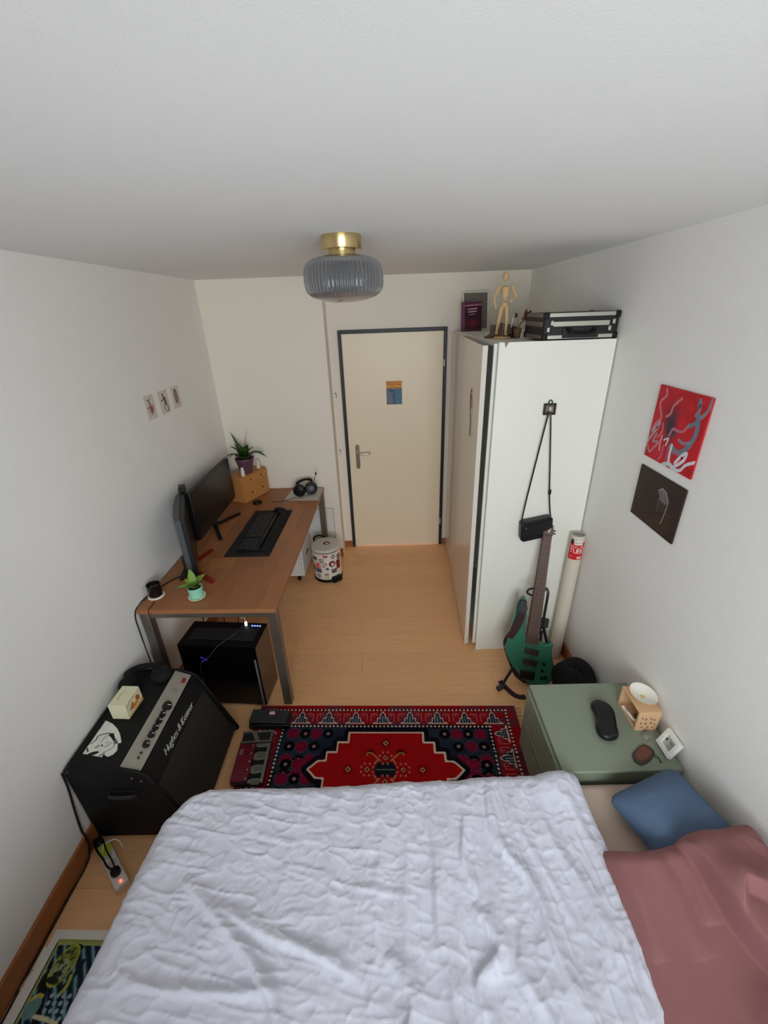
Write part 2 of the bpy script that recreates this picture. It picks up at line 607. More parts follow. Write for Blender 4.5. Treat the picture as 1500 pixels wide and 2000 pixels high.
MB().cyl((-0.281, BK - 0.026, 0.90), (-0.281, BK - 0.014, 0.90), 0.009).build('lock_cylinder', STEEL, door)
for hz in (1.76, 0.27):
    MB().cyl((DX1 - 0.006, BK - 0.026, hz - 0.028), (DX1 - 0.006, BK - 0.026, hz + 0.028), 0.006, n=10).build('hinge', M('zinc', (215, 212, 205), 0.35, 0.8), door)
# postcard on the door: plain bands standing in for a known picture
P = Paint(0.136, 0.20, 0.002, (86, 110, 138))
P.rect(0, 0.135, 0.14, 0.21, (214, 152, 84))
for k, (yy, c) in enumerate(((0.19, (196, 140, 84)), (0.172, (176, 116, 62)), (0.158, (232, 176, 104)), (0.145, (150, 110, 78)))):
    P.line([(0, yy), (0.035, yy - 0.004), (0.07, yy + 0.002), (0.11, yy - 0.004), (0.14, yy)], 0.007, c, curve=True)
P.poly([(0, 0), (0.0, 0.13), (0.05, 0.10), (0.06, 0)], (120, 128, 140))
P.poly([(0.08, 0), (0.08, 0.12), (0.136, 0.135), (0.136, 0)], (92, 128, 152))
P.noise(0.25, 60, 5)
card = thing('postcard', 'small postcard with orange bands over blue, stuck on the cream door', 'picture', (0.069, BK - 0.013, 1.426))
MB().box((0.001, BK - 0.0145, 1.426), (0.137, BK - 0.0122, 1.626)).build('card', PAPER, card)
P.flat('print', card, PRINT, (0.001, BK - 0.0149, 1.426), (1, 0, 0), (0, 0, 1))
# two little white hooks on the wall strip beside the door
for zz, nm, lb in ((1.53, 'wall_hook', 'upper small white cable clip on the wall edge left of the door'), (1.02, 'wall_hook', 'lower small white cable clip on the wall edge left of the door')):
    hk = thing(nm, lb, 'hook', (-0.445, BK, zz - 0.04), 'cable clips by the door')
    MB().box((-0.456, BK - 0.012, zz - 0.03), (-0.434, BK - 0.0005, zz + 0.01)).build('clip_body', WHITE_PL, hk, bevel=0.003)
    MB().tube(smooth_path([(-0.452, BK - 0.012, zz + 0.004), (-0.445, BK - 0.024, zz + 0.012), (-0.437, BK - 0.018, zz), (-0.438, BK - 0.012, zz - 0.03)]), 0.003, 6).build('clip_hook', M('grey_wire', (150, 140, 128), 0.5), hk)

# ------------------------------------------------------------------ ceiling lamp
lamp = thing('ceiling_lamp', 'ceiling lamp with brass mount and ribbed smoked glass shade', 'lamp', (-0.147, 1.81, H))
BRASS = M('satin_brass', (206, 184, 132), 0.26, 1.0, var=0.04)
LC = (-0.147, 1.81, 0)
MB().lathe([(0.0, 2.380), (0.071, 2.380), (0.073, 2.383), (0.073, H)], 48, LC).build('ceiling_mount', BRASS, lamp)
MB().lathe([(0.049, 2.360), (0.049, 2.3801)], 40, LC).build('lamp_neck', BRASS, lamp)
prof = [(0.052, 2.362), (0.085, 2.359), (0.115, 2.351), (0.136, 2.335), (0.145, 2.314), (0.147, 2.290), (0.146, 2.266), (0.139, 2.244), (0.118, 2.227), (0.085, 2.216), (0.045, 2.210), (0.004, 2.209)]
pp = smooth_path([(a, b, 0) for a, b in prof], 4)
prof = [(max(0.003, a), b) for a, b, _ in pp]
smoke = M('smoked_ribbed_glass', (100, 101, 103), 0.2, var=0.05, trans=0.28, ior=1.4)
MB().lathe(prof, 360, LC, rib=0.010, nrib=60, ribz=(2.222, 2.350)).build('glass_shade', smoke, lamp, smooth=60)
MB().lathe([(0.0, 2.275), (0.02, 2.28), (0.03, 2.30), (0.026, 2.325), (0.014, 2.345), (0.014, 2.361)], 20, LC).build('bulb', WHITE_PL, lamp)

# ------------------------------------------------------------------ wardrobe
wd = thing('wardrobe', 'tall white wardrobe with glossy doors, the near door ajar', 'wardrobe', (0.86, 3.02, 0))
WT = 2.006
MB().box((0.573, 2.272, 0.0), (1.157, 2.290, 2.012)).build('side_panel', WHITE_MEL, wd, bevel=0.001)
cb = MB()
cb.box((0.558, 2.312, 0.024), (1.157, 2.330, 2.004))
cb.box((0.575, 3.755, 0.024), (1.157, 3.773, 2.004))
cb.box((0.575, 2.330, 1.986), (1.157, 3.755, WT))
cb.box((0.575, 2.330, 0.06), (1.157, 3.755, 0.078))
cb.box((1.145, 2.330, 0.078), (1.157, 3.755, 1.986))
cb.box((0.60, 3.2, 0.078), (1.145, 3.218, 1.986))
cb.box((0.62, 2.33, 0), (0.635, 3.755, 0.06))
cb.build('carcass', WHITE_MEL, wd, smooth=0)
MB().prism([(0.500, 2.311), (0.527, 2.311), (0.568, 3.205), (0.541, 3.205)], 0.02, 1.997).build('door', WHITE_GLOSS, wd, bevel=0.0012)
MB().box((0.556, 3.213, 0.02), (0.574, 3.772, 1.997)).build('door', WHITE_GLOSS, wd, bevel=0.0012)
for hz in (0.2, 0.75, 1.3, 1.85):
    MB().box((0.562, 3.17, hz), (0.60, 3.1995, hz + 0.05)).build('hinge', STEEL, wd)
MB().cyl((0.86, 2.335, 1.93), (0.86, 3.195, 1.93), 0.012).build('clothes_rail', STEEL, wd)
coat = thing('coat', 'dark coat hanging inside the wardrobe, seen through the door gap', 'coat', (0.86, 2.50, 0.7))
cm = MB()
pts = []
for j in range(14):
    z = 0.45 + j * 0.105
    w = 0.24 if j < 11 else 0.24 - (j - 10) * 0.06
    row = []
    for k in range(25):
        a = 2 * PI * k / 24
        row.append((0.855 + w * math.cos(a) * (1 + 0.04 * math.sin(5 * a + j)), 2.47 + 0.10 * math.sin(a) * (1 + 0.18 * math.sin(7 * a)), z))
    pts.append(row)
cm.grid(np.array(pts))
cm.build('coat_body', M('dark_plum_wool', (26, 16, 22), 0.95, var=0.3), coat, smooth=60)
MB().tube(smooth_path([(0.70, 2.47, 1.80), (0.86, 2.47, 1.87), (0.86, 2.47, 1.90), (0.874, 2.47, 1.93), (0.86, 2.47, 1.9445), (0.846, 2.47, 1.935)]), 0.005, 6).build('coat_hanger', BLACK, coat)
orn = thing('hanging_ribbon', 'thin red ribbon with black cord hanging on the wardrobe door', 'ribbon', (0.512, 2.60, 1.72))
MB().tube(smooth_path([(0.5115, 2.600, 1.735), (0.5085, 2.605, 1.70), (0.5085, 2.598, 1.66), (0.510, 2.592, 1.62)]), 0, flat=(0.007, 0.0012)).build('ribbon_tail', M('red_ribbon', (150, 40, 34), 0.7), orn)
MB().tube(smooth_path([(0.509, 2.590, 1.70), (0.507, 2.585, 1.64), (0.507, 2.583, 1.60), (0.510, 2.583, 1.55), (0.509, 2.58, 1.45)]), 0.002, 6).build('cord', BLACK, orn)

# things on top of the wardrobe
TOP = WT + 0.0006
pf = thing('framed_picture', 'grey picture in a thin white frame leaning on the wall above the wardrobe', 'picture', (0.72, 3.70, TOP))
tl = Matrix.Translation((0.625, 3.685, TOP + 0.0036)) @ Matrix.Rotation(math.radians(-12), 4, 'X')
fbm_ = MB(tl)
w, h = 0.205, 0.285
for a, b in (((0, 0), (0.01, h)), ((w - 0.01, 0), (w, h)), ((0.01, 0), (w - 0.01, 0.01)), ((0.01, h - 0.01), (w - 0.01, h))):
    fbm_.box((a[0], 0, a[1]), (b[0], 0.016, b[1]))
fbm_.build('frame', WHITE_PL, pf, bevel=0.002)
MB(tl).box((0.01, 0.004, 0.01), (w - 0.01, 0.012, h - 0.01)).build('picture_sheet', M('grey_print', (118, 112, 100), 0.35), pf)
pbk = thing('book', 'purple paperback book standing in front of the small picture frame', 'book', (0.69, 3.6, TOP))
tb = Matrix.Translation((0.602, 3.60, TOP)) @ Matrix.Rotation(math.radians(-9), 4, 'X')
MB(tb).box((0, 0, 0), (0.158, 0.026, 0.212)).build('book_block', M('purple_cover', (78, 34, 58), 0.4), pbk, bevel=0.002)
MB(tb).box((0.003, 0.003, 0.2122), (0.157, 0.023, 0.2128)).build('page_edges', PAPER, pbk)
P = Paint(0.154, 0.208, 0.0022, (92, 36, 66))
P.rect(0.028, 0.012, 0.150, 0.175, (52, 14, 30))
P.ell(0.085, 0.055, 0.062, 0.045, (110, 30, 48), soft=0.8)
P.rect(0.0, 0.0, 0.022, 0.21, (120, 62, 96))
P.line([(0.022, 0.18), (0.15, 0.188)], 0.012, (168, 108, 138))
P.line([(0.048, 0.155), (0.116, 0.160)], 0.010, (196, 150, 164))
P.line([(0.050, 0.136), (0.112, 0.141)], 0.010, (196, 150, 164))
P.line([(0.056, 0.117), (0.098, 0.121)], 0.009, (176, 120, 138))
P.noise(0.3, 50, 3)
R4 = np.array(tb)
P.flat('cover_print', pbk, PRINT_GLOSS, tuple(tb @ Vector((0.002, -0.0005, 0.002))), tuple(R4[:3, 0]), tuple(R4[:3, 2]))

case = thing('flight_case', 'black and silver flight case lying on the wardrobe top', 'case', (0.97, 2.43, 2.0125))
cz0, cz1, cx0, cx1, cy0, cy1 = 2.0145, 2.137, 0.792, 1.158, 2.288, 2.60
MB().box((cx0, cy0, cz0), (cx1, cy1, cz1)).build('case_body', M('black_case_panel', (24, 21, 24), 0.5), case, bevel=0.006)
ALU = M('aluminium_trim', (205, 203, 192), 0.32, 0.85)
for (za, zb) in ((cz1 - 0.019, cz1 - 0.001), (cz0 + 0.003, cz0 + 0.021), (cz0 + 0.060, cz0 + 0.083)):
    inn = 0.045 if za < cz1 - 0.03 and za > cz0 + 0.05 else 0.022
    MB().box((cx0 + inn, cy0 - 0.004, za), (cx1 - inn, cy0 + 0.004, zb)).build('front_rail', ALU, case, bevel=0.0015)
    MB().box((cx0 - 0.004, cy0 + 0.03, za), (cx0 + 0.004, cy1 - 0.03, zb)).build('side_rail', M('dull_aluminium', (122, 114, 104), 0.5, 0.4), case, bevel=0.0015)
for (x, z) in ((cx0, cz0), (cx0, cz1), (cx1, cz0), (cx1, cz1)):
    for y in (cy0, cy1):
        s = 0.016
        dx = -0.003 if x == cx0 else 0.003
        if x == cx1:
            dx = 0.0025
        MB().box((min(x + dx, x - dx * 6), y - 0.006 if y == cy0 else y - 0.02, z - 0.002 if z == cz0 else z - 0.028), (max(x + dx, x - dx * 6), y + 0.02 if y == cy0 else y + 0.006, z + 0.028 if z == cz0 else z + 0.003)).build('corner_cap', BLACK, case, bevel=0.004)
for x in (cx0 + 0.018, cx1 - 0.045):
    for z in (cz0 + 0.036, cz0 + 0.066):
        MB().box((x + (0.012 if z > cz0 + 0.05 else -0.004), cy0 - 0.008, z), (x + (0.026 if z > cz0 + 0.05 else 0.01), cy0 - 0.001, z + 0.022)).build('latch', ALU, case, bevel=0.002)
hb2 = MB()
hb2.tube(smooth_path([(0.905, cy0 - 0.006, cz0 + 0.052), (0.915, cy0 - 0.026, cz0 + 0.044), (0.93, cy0 - 0.032, cz0 + 0.028), (1.02, cy0 - 0.032, cz0 + 0.028), (1.035, cy0 - 0.026, cz0 + 0.044), (1.045, cy0 - 0.006, cz0 + 0.052)]), 0.009, 8)
hb2.build('handle', BLACK, case)
MB().box((0.885, cy0 - 0.007, cz0 + 0.006), (1.065, cy0 - 0.0005, cz0 + 0.058)).build('handle_plate', M('handle_plate_black', (30, 30, 33), 0.35), case, bevel=0.003)

# artist mannequin
BEECH = M('pale_beech_wood', (206, 170, 124), 0.5, var=0.1, scale=20, stretch=(1, 1, 4))
mq = thing('artist_mannequin', 'jointed pale wooden artist mannequin with hands on hips', 'figurine', (0.685, 2.62, TOP))
mz, mxx, my = TOP, 0.672, 2.62
S_ = 1.04


def mp_(dx, dz, dy=0.0):
    return (mxx + dx * S_, my + dy * S_, mz + dz * S_)


MB().lathe([(0.0, 0), (0.045, 0), (0.048, 0.004), (0.045, 0.012), (0.0, 0.012)], 28, (mxx, my, mz)).build('base_plate', BEECH, mq)
MB().cyl(mp_(0.004, 0.012, 0.012), mp_(0.010, 0.165, 0.012), 0.0022, n=8).build('support_rod', STEEL, mq)
MB().ball(mp_(-0.004, 0.302), (0.0165, 0.018, 0.024)).build('head', BEECH, mq)
MB().cyl(mp_(-0.003, 0.268), mp_(-0.003, 0.284), 0.006, n=10).build('neck', BEECH, mq)
MB().lathe([(0.004, 0.203), (0.017, 0.207), (0.021, 0.225), (0.026, 0.25), (0.022, 0.264), (0.006, 0.269)], 20, (mxx, my, mz)).build('chest', BEECH, mq)
MB().lathe([(0.003, 0.160), (0.018, 0.163), (0.023, 0.176), (0.018, 0.188), (0.004, 0.19)], 20, (mxx + 0.002, my, mz)).build('pelvis', BEECH, mq)
MB().ball(mp_(0.001, 0.196), 0.012).build('waist_ball', BEECH, mq)
for sgn in (-1, 1):
    sh_, el, hd = mp_(sgn * 0.033, 0.255), mp_(sgn * 0.060, 0.205, -0.004), mp_(sgn * (0.05 if sgn < 0 else 0.030), 0.158 if sgn < 0 else 0.186, -0.02)
    MB().ball(sh_, 0.0085).build('shoulder_ball', BEECH, mq)
    MB().tube([sh_, el], [0.0085, 0.0065], 10).build('upper_arm', BEECH, mq)
    MB().tube([el, hd], [0.007, 0.0048], 10).build('forearm', BEECH, mq)
    MB().ball(hd, (0.006, 0.0045, 0.011)).build('hand', BEECH, mq)
for sgn, kn, ft in ((-1, (-0.026, 0.098, -0.012), (-0.030, 0.035, 0.012)), (1, (0.016, 0.095, -0.010), (0.016, 0.030, -0.004))):
    hp_ = mp_(sgn * 0.013, 0.160)
    MB().tube([hp_, mp_(*kn)], [0.012, 0.009], 12).build('thigh', BEECH, mq)
    MB().ball(mp_(*kn), 0.0092).build('knee_ball', BEECH, mq)
    MB().tube([mp_(*kn), mp_(*ft)], [0.0095, 0.0058], 12).build('shin', BEECH, mq)
    MB().ball((mp_(*ft)[0], mp_(*ft)[1] - 0.009, mp_(*ft)[2] - 0.006), (0.0085, 0.019, 0.0075)).build('foot', BEECH, mq)
# clutter round the mannequin
BROWNISH = M('weathered_brown_wood', (112, 84, 66), 0.7, var=0.2, scale=20)
wg = tag(MB(at(0.552 + 0.055, 2.72, TOP, 0.10)).prism([(-0.01, 0), (0.075, 0), (0.128, 0.01), (0.112, 0.075), (0.086, 0.082), (0.055, 0.03), (-0.01, 0.008)], -0.02, 0.02, Matrix.Rotation(PI / 2, 3, 'X')).build('wooden_wedge', BROWNISH, None, bevel=0.003), 'brown sloping wooden wedge on the wardrobe, left of the mannequin', 'ornament')
gb = thing('grey_box', 'small grey box with dark base behind the wooden mannequin', 'box', (0.72, 2.86, TOP))
MB().box((0.655, 2.82, TOP), (0.80, 2.90, TOP + 0.012)).build('box_base', BLACK, gb, bevel=0.002)
MB().box((0.662, 2.825, TOP + 0.0121), (0.79, 2.895, TOP + 0.066)).build('box_body', M('mid_grey_card', (108, 104, 94), 0.7), gb, bevel=0.004)
fg = thing('figurine', 'small dark figurine with pale chest beside the flight case', 'figurine', (0.765, 2.66, TOP))
MB().lathe([(0.0, 0), (0.026, 0), (0.026, 0.012), (0.012, 0.02), (0.018, 0.045), (0.01, 0.06), (0, 0.062)], 18, (0.757, 2.68, TOP)).build('figurine_base', M('near_black_resin', (30, 24, 24), 0.6), fg)
MB().ball((0.757, 2.68, TOP + 0.083), (0.017, 0.013, 0.028)).build('figurine_body', M('pale_grey_resin', (150, 142, 134), 0.6), fg)
MB().ball((0.757, 2.68, TOP + 0.118), (0.011, 0.011, 0.013)).build('figurine_head', M('dark_brown_resin', (58, 48, 42), 0.7), fg)
MB().tube([(0.735, 2.672, TOP + 0.055), (0.741, 2.672, TOP + 0.10), (0.748, 2.675, TOP + 0.125)], 0.002, 6).build('figurine_staff', WHITE_PL, fg)
fl = thing('dried_flower', 'dried dark red flower in a brown pot beside the flight case', 'flower', (0.77, 2.63, TOP))
MB().lathe([(0, 0), (0.016, 0), (0.024, 0.05), (0.021, 0.052), (0.019, 0.045), (0, 0.045)], 16, (0.762, 2.635, TOP)).build('pot', BROWNISH, fl)
MB().tube(smooth_path([(0.762, 2.635, TOP + 0.045), (0.775, 2.635, TOP + 0.075), (0.80, 2.632, TOP + 0.098)]), 0.003, 6).build('stem', M('dry_stem', (70, 52, 40), 0.8), fl)
for k, (dx, dz, an) in enumerate(((0.0, 0.006, 0.35), (0.004, 0.022, 0.95), (-0.006, 0.0, -0.1), (0.012, 0.012, 0.6), (-0.012, 0.024, 1.4))):
    MB().ball((0.81 + dx, 2.632 + 0.004 * (k % 3 - 1), TOP + 0.100 + dz), (0.026, 0.009, 0.009), 12, 8, Matrix.Rotation(-an, 3, 'Y')).build('petal', M('dried_red_petal', (118, 44, 40), 0.7, var=0.3, scale=60), fl)
pt = MB()
pt.add([(0.655, 2.33, WT + 0.0012), (0.70, 2.345, WT + 0.0012), (0.665, 2.288, 2.0135), (0.60, 2.285, 2.0135), (0.62, 2.2705, 2.0135), (0.598, 2.2705, 2.0135), (0.606, 2.2695, 1.985)], [(0, 1, 2), (0, 2, 3), (3, 2, 4), (3, 4, 5), (5, 4, 6)])
pt_o = pt.build('paper_scrap', M('brown_paper', (150, 128, 108), 0.8), None, smooth=0)
sd = pt_o.modifiers.new('thickness', 'SOLIDIFY')
sd.thickness = 0.0006
sd.offset = 1
tag(pt_o, 'torn brown paper scrap hanging over the wardrobe top edge', 'paper')

# bag hanging on a framed hook on the wardrobe side
YP = 2.272
hk = thing('picture_hook', 'little square black framed picture on the wardrobe side, holding the bag', 'picture', (0.865, YP, 1.645))
hb3 = MB()
for a, b in (((0.833, 1.643), (0.843, 1.703)), ((0.888, 1.643), (0.898, 1.703)), ((0.843, 1.643), (0.888, 1.653)), ((0.843, 1.693), (0.888, 1.703))):
    hb3.box((a[0], YP - 0.014, a[1]), (b[0], YP - 0.0005, b[1]))
hb3.build('frame', M('dark_bronze', (44, 36, 30), 0.5), hk, bevel=0.002)
P = Paint(0.046, 0.041, 0.002, (120, 112, 100))
P.ell(0.026, 0.022, 0.012, 0.016, (190, 184, 170), 0.6, soft=0.5)
P.line([(0.014, 0.006), (0.02, 0.03)], 0.005, (60, 54, 48))
P.noise(0.35, 120, 2)
MB().box((0.842, YP - 0.006, 1.652), (0.889, YP - 0.0006, 1.694)).build('backing', BLACK, hk)
P.flat('print', hk, PRINT_GLOSS, (0.8425, YP - 0.0064, 1.6525), (1, 0, 0), (0, 0, 1))
MB().tube(smooth_path([(0.857, YP - 0.006, 1.702), (0.860, YP - 0.006, 1.716), (0.868, YP - 0.006, 1.720), (0.875, YP - 0.006, 1.713), (0.875, YP - 0.006, 1.702)]), 0.003, 6).build('hanger_ring', M('dark_bronze', (44, 36, 30)), hk)
MB().tube([(0.862, YP - 0.014, 1.650), (0.862, YP - 0.026, 1.648), (0.862, YP - 0.030, 1.655)], 0.003, 6).build('hook_pin', STEEL, hk)
bag = thing('crossbody_bag', 'small black crossbody bag hanging by a thin strap', 'bag', (0.86, YP, 0.9))
LEA = M('black_leather', (20, 20, 22), 0.38, bump=0.3, bscale=250)
bb = MB(at(0, 0, 0))
poly = [(0.778, 0.905), (0.795, 0.890), (0.955, 0.926), (0.962, 0.94), (0.955, 1.045), (0.936, 1.052), (0.780, 1.020), (0.772, 1.008)]
bb.prism(poly, -0.028, 0.028, Matrix.Translation((0, 2.238, 0)).to_3x3() @ Matrix.Rotation(PI / 2, 3, 'X'))
bb.v = [(x, y + 2.240, z) for x, y, z in bb.v]
bb.build('bag_body', LEA, bag, bevel=0.010, seg=3)
MB().tube(smooth_path([(0.784, 2.2105, 1.012), (0.86, 2.209, 1.026), (0.95, 2.2105, 1.044)]), 0.004, 6).build('zip', BLACK_SOFT, bag)
MB().ball((0.800, 2.209, 0.985), 0.005, 8, 6).build('zip_pull', STEEL, bag)
MB().tube(smooth_path([(0.776, 2.232, 1.005), (0.79, 2.245, 1.12), (0.825, 2.25, 1.40), (0.854, 2.250, 1.63), (0.862, 2.250, 1.652), (0.872, 2.250, 1.63), (0.900, 2.25, 1.40), (0.926, 2.25, 1.18), (0.945, 2.245, 1.06), (0.953, 2.235, 1.03)], 8), 0, flat=(0.0042, 0.001), up=(0, 1, 0)).build('strap', LEA, bag)
MB().box((0.918, 2.244, 1.185), (0.932, 2.256, 1.215)).build('strap_buckle', BLACK, bag, bevel=0.002)

# ------------------------------------------------------------------ desk
DRZ = math.radians(-1.3)
DM = at(-0.632, 1.838, 0, DRZ)
DW, DL, DZT = 0.772, 1.735, 0.74


def D(x, y, z=DZT):
    return DM @ Vector((x, y, z))


desk = thing('desk', 'long oak desk on flat steel legs along the left wall', 'desk', (-1.0, 2.7, 0))
STEEL_RAW = M('raw_steel_tube', (128, 120, 112), 0.38, 0.75, var=0.2, scale=5)
top = MB(DM).box((-DW, 0, DZT - 0.028), (0, DL, DZT - 0.0025)).build('desk_top', OAK_EDGE, desk, bevel=0.002)
nb = 8
for i in range(nb):
    xa = -DW + i * DW / nb
    y = -random.uniform(0.0, 0.6)
    while y < DL:
        y2 = y + random.uniform(0.55, 0.95)
        if DL - y2 < 0.15:
            y2 = DL
        a, b = max(0, y), min(DL, y2)
        if b - a > 0.02:
            MB(DM).box((xa + 0.0002, a + 0.0002, DZT - 0.0026), (xa + DW / nb - 0.0002, b - 0.0002, DZT)).build('board', OAK, top, smooth=0)
        y = y2
for (x, y) in ((-DW + 0.004, 0.006), (-0.054, 0.006), (-DW + 0.004, DL - 0.056), (-0.054, DL - 0.056)):
    MB(DM).box((x, y, 0.0), (x + 0.05, y + 0.05, DZT - 0.0285)).build('leg', STEEL_RAW, desk, bevel=0.003)
for y in (0.006, DL - 0.056):
    MB(DM).box((-DW + 0.0545, y, DZT - 0.0785 + 0.02), (-0.0545, y + 0.05, DZT - 0.0285)).build('end_rail', STEEL_RAW, desk, bevel=0.002)
for x in (-DW + 0.004,):
    MB(DM).box((x, 0.0565, DZT - 0.0785), (x + 0.03, DL - 0.0565, DZT - 0.0285)).build('long_rail', STEEL_RAW, desk, bevel=0.002)

DS = DZT + 0.0006
mat_o = tag(MB(DM).prism([(-0.487, 0.543), (-0.487 + 0.305, 0.543), (-0.487 + 0.305, 1.255), (-0.487, 1.255)], DS, DS + 0.003).build('desk_mat', M('black_desk_mat', (30, 28, 30), 0.85, var=0.2, scale=80), None, bevel=0.001), 'black fabric desk mat under the keyboard and mouse', 'desk mat')
kb = thing('keyboard', 'black keyboard on the black desk mat', 'keyboard', tuple(D(-0.33, 0.9)))
KZ = DS + 0.0037
km = DM @ at(-0.345, 0.885, KZ, math.radians(0.5))
MB(km).box((-0.075, -0.285, 0), (0.075, 0.285, 0.018)).build('keyboard_case', BLACK, kb, bevel=0.005)
kr = MB(km)
KEYM = M('keycap_black', (34, 33, 35), 0.55)
n = 0
for r_ in range(6):
    for c_ in range(20):
        x = -0.066 + r_ * 0.0195
        y = 0.272 - c_ * 0.0278
        if r_ == 5 and 4 <= c_ <= 8:
            if c_ == 4:
                MB(km).box((x, y - 0.136, 0.0181), (x + 0.017, y, 0.0255)).build('key', KEYM, kb, bevel=0.0015, seg=1)
            continue
        if c_ in (14,):
            continue
        MB(km).box((x, y - 0.0245, 0.0181), (x + 0.017, y, 0.0255)).build('key', KEYM, kb, bevel=0.0015, seg=1)
MB(km).box((0.082, -0.285, 0), (0.155, 0.285, 0.016)).build('palm_rest', BLACK_SOFT, kb, bevel=0.006)
ms = thing('mouse', 'black computer mouse at the far end of the desk mat', 'mouse', tuple(D(-0.27, 1.19)))
mm = DM @ at(-0.268, 1.205, KZ, math.radians(70))
MB(mm).ball((0, 0, 0.0), (0.040, 0.066, 0.046), 20, 12).build('mouse_shell', BLACK, ms)
for ob in ms.children:
    for v in ob.data.vertices:
        v.co.z = max(v.co.z, KZ - ms.location[2])
MB(mm).ball((0, 0.030, 0.040), (0.004, 0.011, 0.006), 10, 8).build('scroll_wheel', DARKGREY, ms)
# small disc on the desk
tag(MB(at(*D(-0.515, 1.41, DS))).lathe([(0, 0), (0.036, 0), (0.038, 0.004), (0.036, 0.016), (0.03, 0.018), (0, 0.018)], 28).build('puck', BLACK, None), 'flat black disc on the desk before the drawer box', 'disc')

# pale sheet with the headset
sh_o = tag(MB(DM).prism([(-0.30, 1.455), (-0.015, 1.44), (-0.004, 1.45), (-0.004, 1.715), (-0.28, 1.725)], DS, DS + 0.0012).build('paper_sheet', M('grey_white_sheet', (196, 190, 182), 0.5), None, smooth=0), 'pale grey sheet at the far end of the desk under the headset', 'paper')
hs = thing('gaming_headset', 'black over-ear headset with boom microphone on the pale sheet', 'headset', tuple(D(-0.13, 1.57, DS + 0.001)))
hz = DS + 0.0068
for (x, y, rz, tilt) in ((-0.178, 1.545, 0.9, 0.75), (-0.085, 1.59, 0.35, 0.30)):
    rm = (DM @ at(x, y, hz + 0.048, rz)) @ Matrix.Rotation(PI / 2 - tilt, 4, 'X')
    ear = MB(rm).lathe([(0.012, -0.03), (0.048, -0.03), (0.054, -0.02), (0.054, 0.008), (0.046, 0.022), (0.0, 0.028)], 26).build('ear_cup', BLACK, hs)
    MB(rm).lathe([(0.016, 0.0265), (0.024, 0.0275), (0.022, 0.031), (0.0, 0.031)], 22).build('ear_cup_plate', M('brushed_grey_plate', (74, 74, 76), 0.35, 0.4), ear)
MB(DM).tube(smooth_path([(-0.205, 1.56, hz + 0.07), (-0.20, 1.62, hz + 0.092), (-0.15, 1.665, hz + 0.10), (-0.10, 1.66, hz + 0.10), (-0.08, 1.61, hz + 0.09)]), 0, flat=(0.013, 0.004)).build('headband', BLACK_SOFT, hs)
MB(DM).tube(smooth_path([(-0.06, 1.60, hz + 0.075), (-0.052, 1.61, hz + 0.12), (-0.038, 1.615, hz + 0.165)]), 0.0025, 6).build('boom', BLACK, hs)
MB().ball(tuple(D(-0.036, 1.615, hz + 0.172)), (0.008, 0.008, 0.012), 12, 8).build('microphone', BLACK_SOFT, hs)
tag(MB(DM).tube(smooth_path([(-0.215, 1.50, DS + 0.004), (-0.27, 1.46, DS + 0.003), (-0.33, 1.43, DS + 0.003), (-0.40, 1.44, DS + 0.003)]), 0.0025, 6).build('headset_cable', M('brown_black_cable', (64, 34, 24), 0.5), None), 'thin dark cable running over the desk from the headset', 'cable')

# mini drawer unit, plant and two bottles
mdv = Vector((0.138, 0.270, 0)).normalized()
mdr = math.atan2(mdv.y, mdv.x)
MDM = at(-1.213, 3.255, DS, mdr)                       # local x along the front, local y into the corner
md = thing('mini_drawer_unit', 'small birch plywood drawer box with finger holes, in the desk corner', 'drawer unit', (-1.2, 3.42, DS))
MB(MDM).box((0, 0.011, 0), (0.303, 0.165, 0.225)).build('box_shell', PINE, md, bevel=0.002)
for i in range(2):
    for j in range(2):
        xa, za = 0.002 + i * 0.150, 0.002 + j * 0.111
        dr = MB(MDM).box((xa, 0, za), (xa + 0.149, 0.0108, za + 0.110)).build('drawer', PINE, md, bevel=0.0012)
        cx, cz = xa + (0.095 if i == 0 else 0.075), za + 0.070
        MB(MDM).tube([(cx, -0.0006, cz - 0.006), (cx, -0.0006, cz + 0.006)], 0.0055, 10).build('finger_hole', BLACK, dr)
MT = DS + 0.2256
pl_o = thing('potted_plant', 'leafy plant in a purple pot on the birch drawer box', 'plant', tuple(MDM @ Vector((0.15, 0.09, 0.2256))))
pc = MDM @ Vector((0.145, 0.075, 0.2256))
PURP = M('purple_plastic_pot', (98, 64, 84), 0.4, var=0.15, scale=12)
MB().lathe([(0.0, 0), (0.048, 0), (0.052, 0.01), (0.076, 0.115), (0.08, 0.118), (0.078, 0.128), (0.072, 0.126), (0.068, 0.112), (0.0, 0.112)], 32, tuple(pc)).build('pot', PURP, pl_o)
MB().lathe([(0.0, 0.116), (0.066, 0.114)], 24, tuple(pc)).build('soil', SOIL, pl_o)


def leaf(name, parent, m, base, az, length, width, rise, droop, n=9, fold=0.25):
    """one arching blade with a folded midrib"""
    rows_ = []
    ca, sa = math.cos(az), math.sin(az)
    for i in range(n + 1):
        t = i / n
        out = length * (t * math.cos(rise) + 0.12 * droop * t * t)
        up = length * (t * math.sin(rise) - droop * t * t)
        wv = width * (math.sin(PI * min(1, 0.08 + t * 0.94)) ** 0.8) * (1 - 0.25 * t) + 0.0012
        c = Vector(base) + Vector((ca * out, sa * out, up))
        s = Vector((-sa, ca, 0))
        rows_.append([tuple(c - s * wv + Vector((0, 0, fold * wv))), tuple(c), tuple(c + s * wv + Vector((0, 0, fold * wv)))])
    return MB().grid(np.array(rows_)).build(name, m, parent, smooth=80)


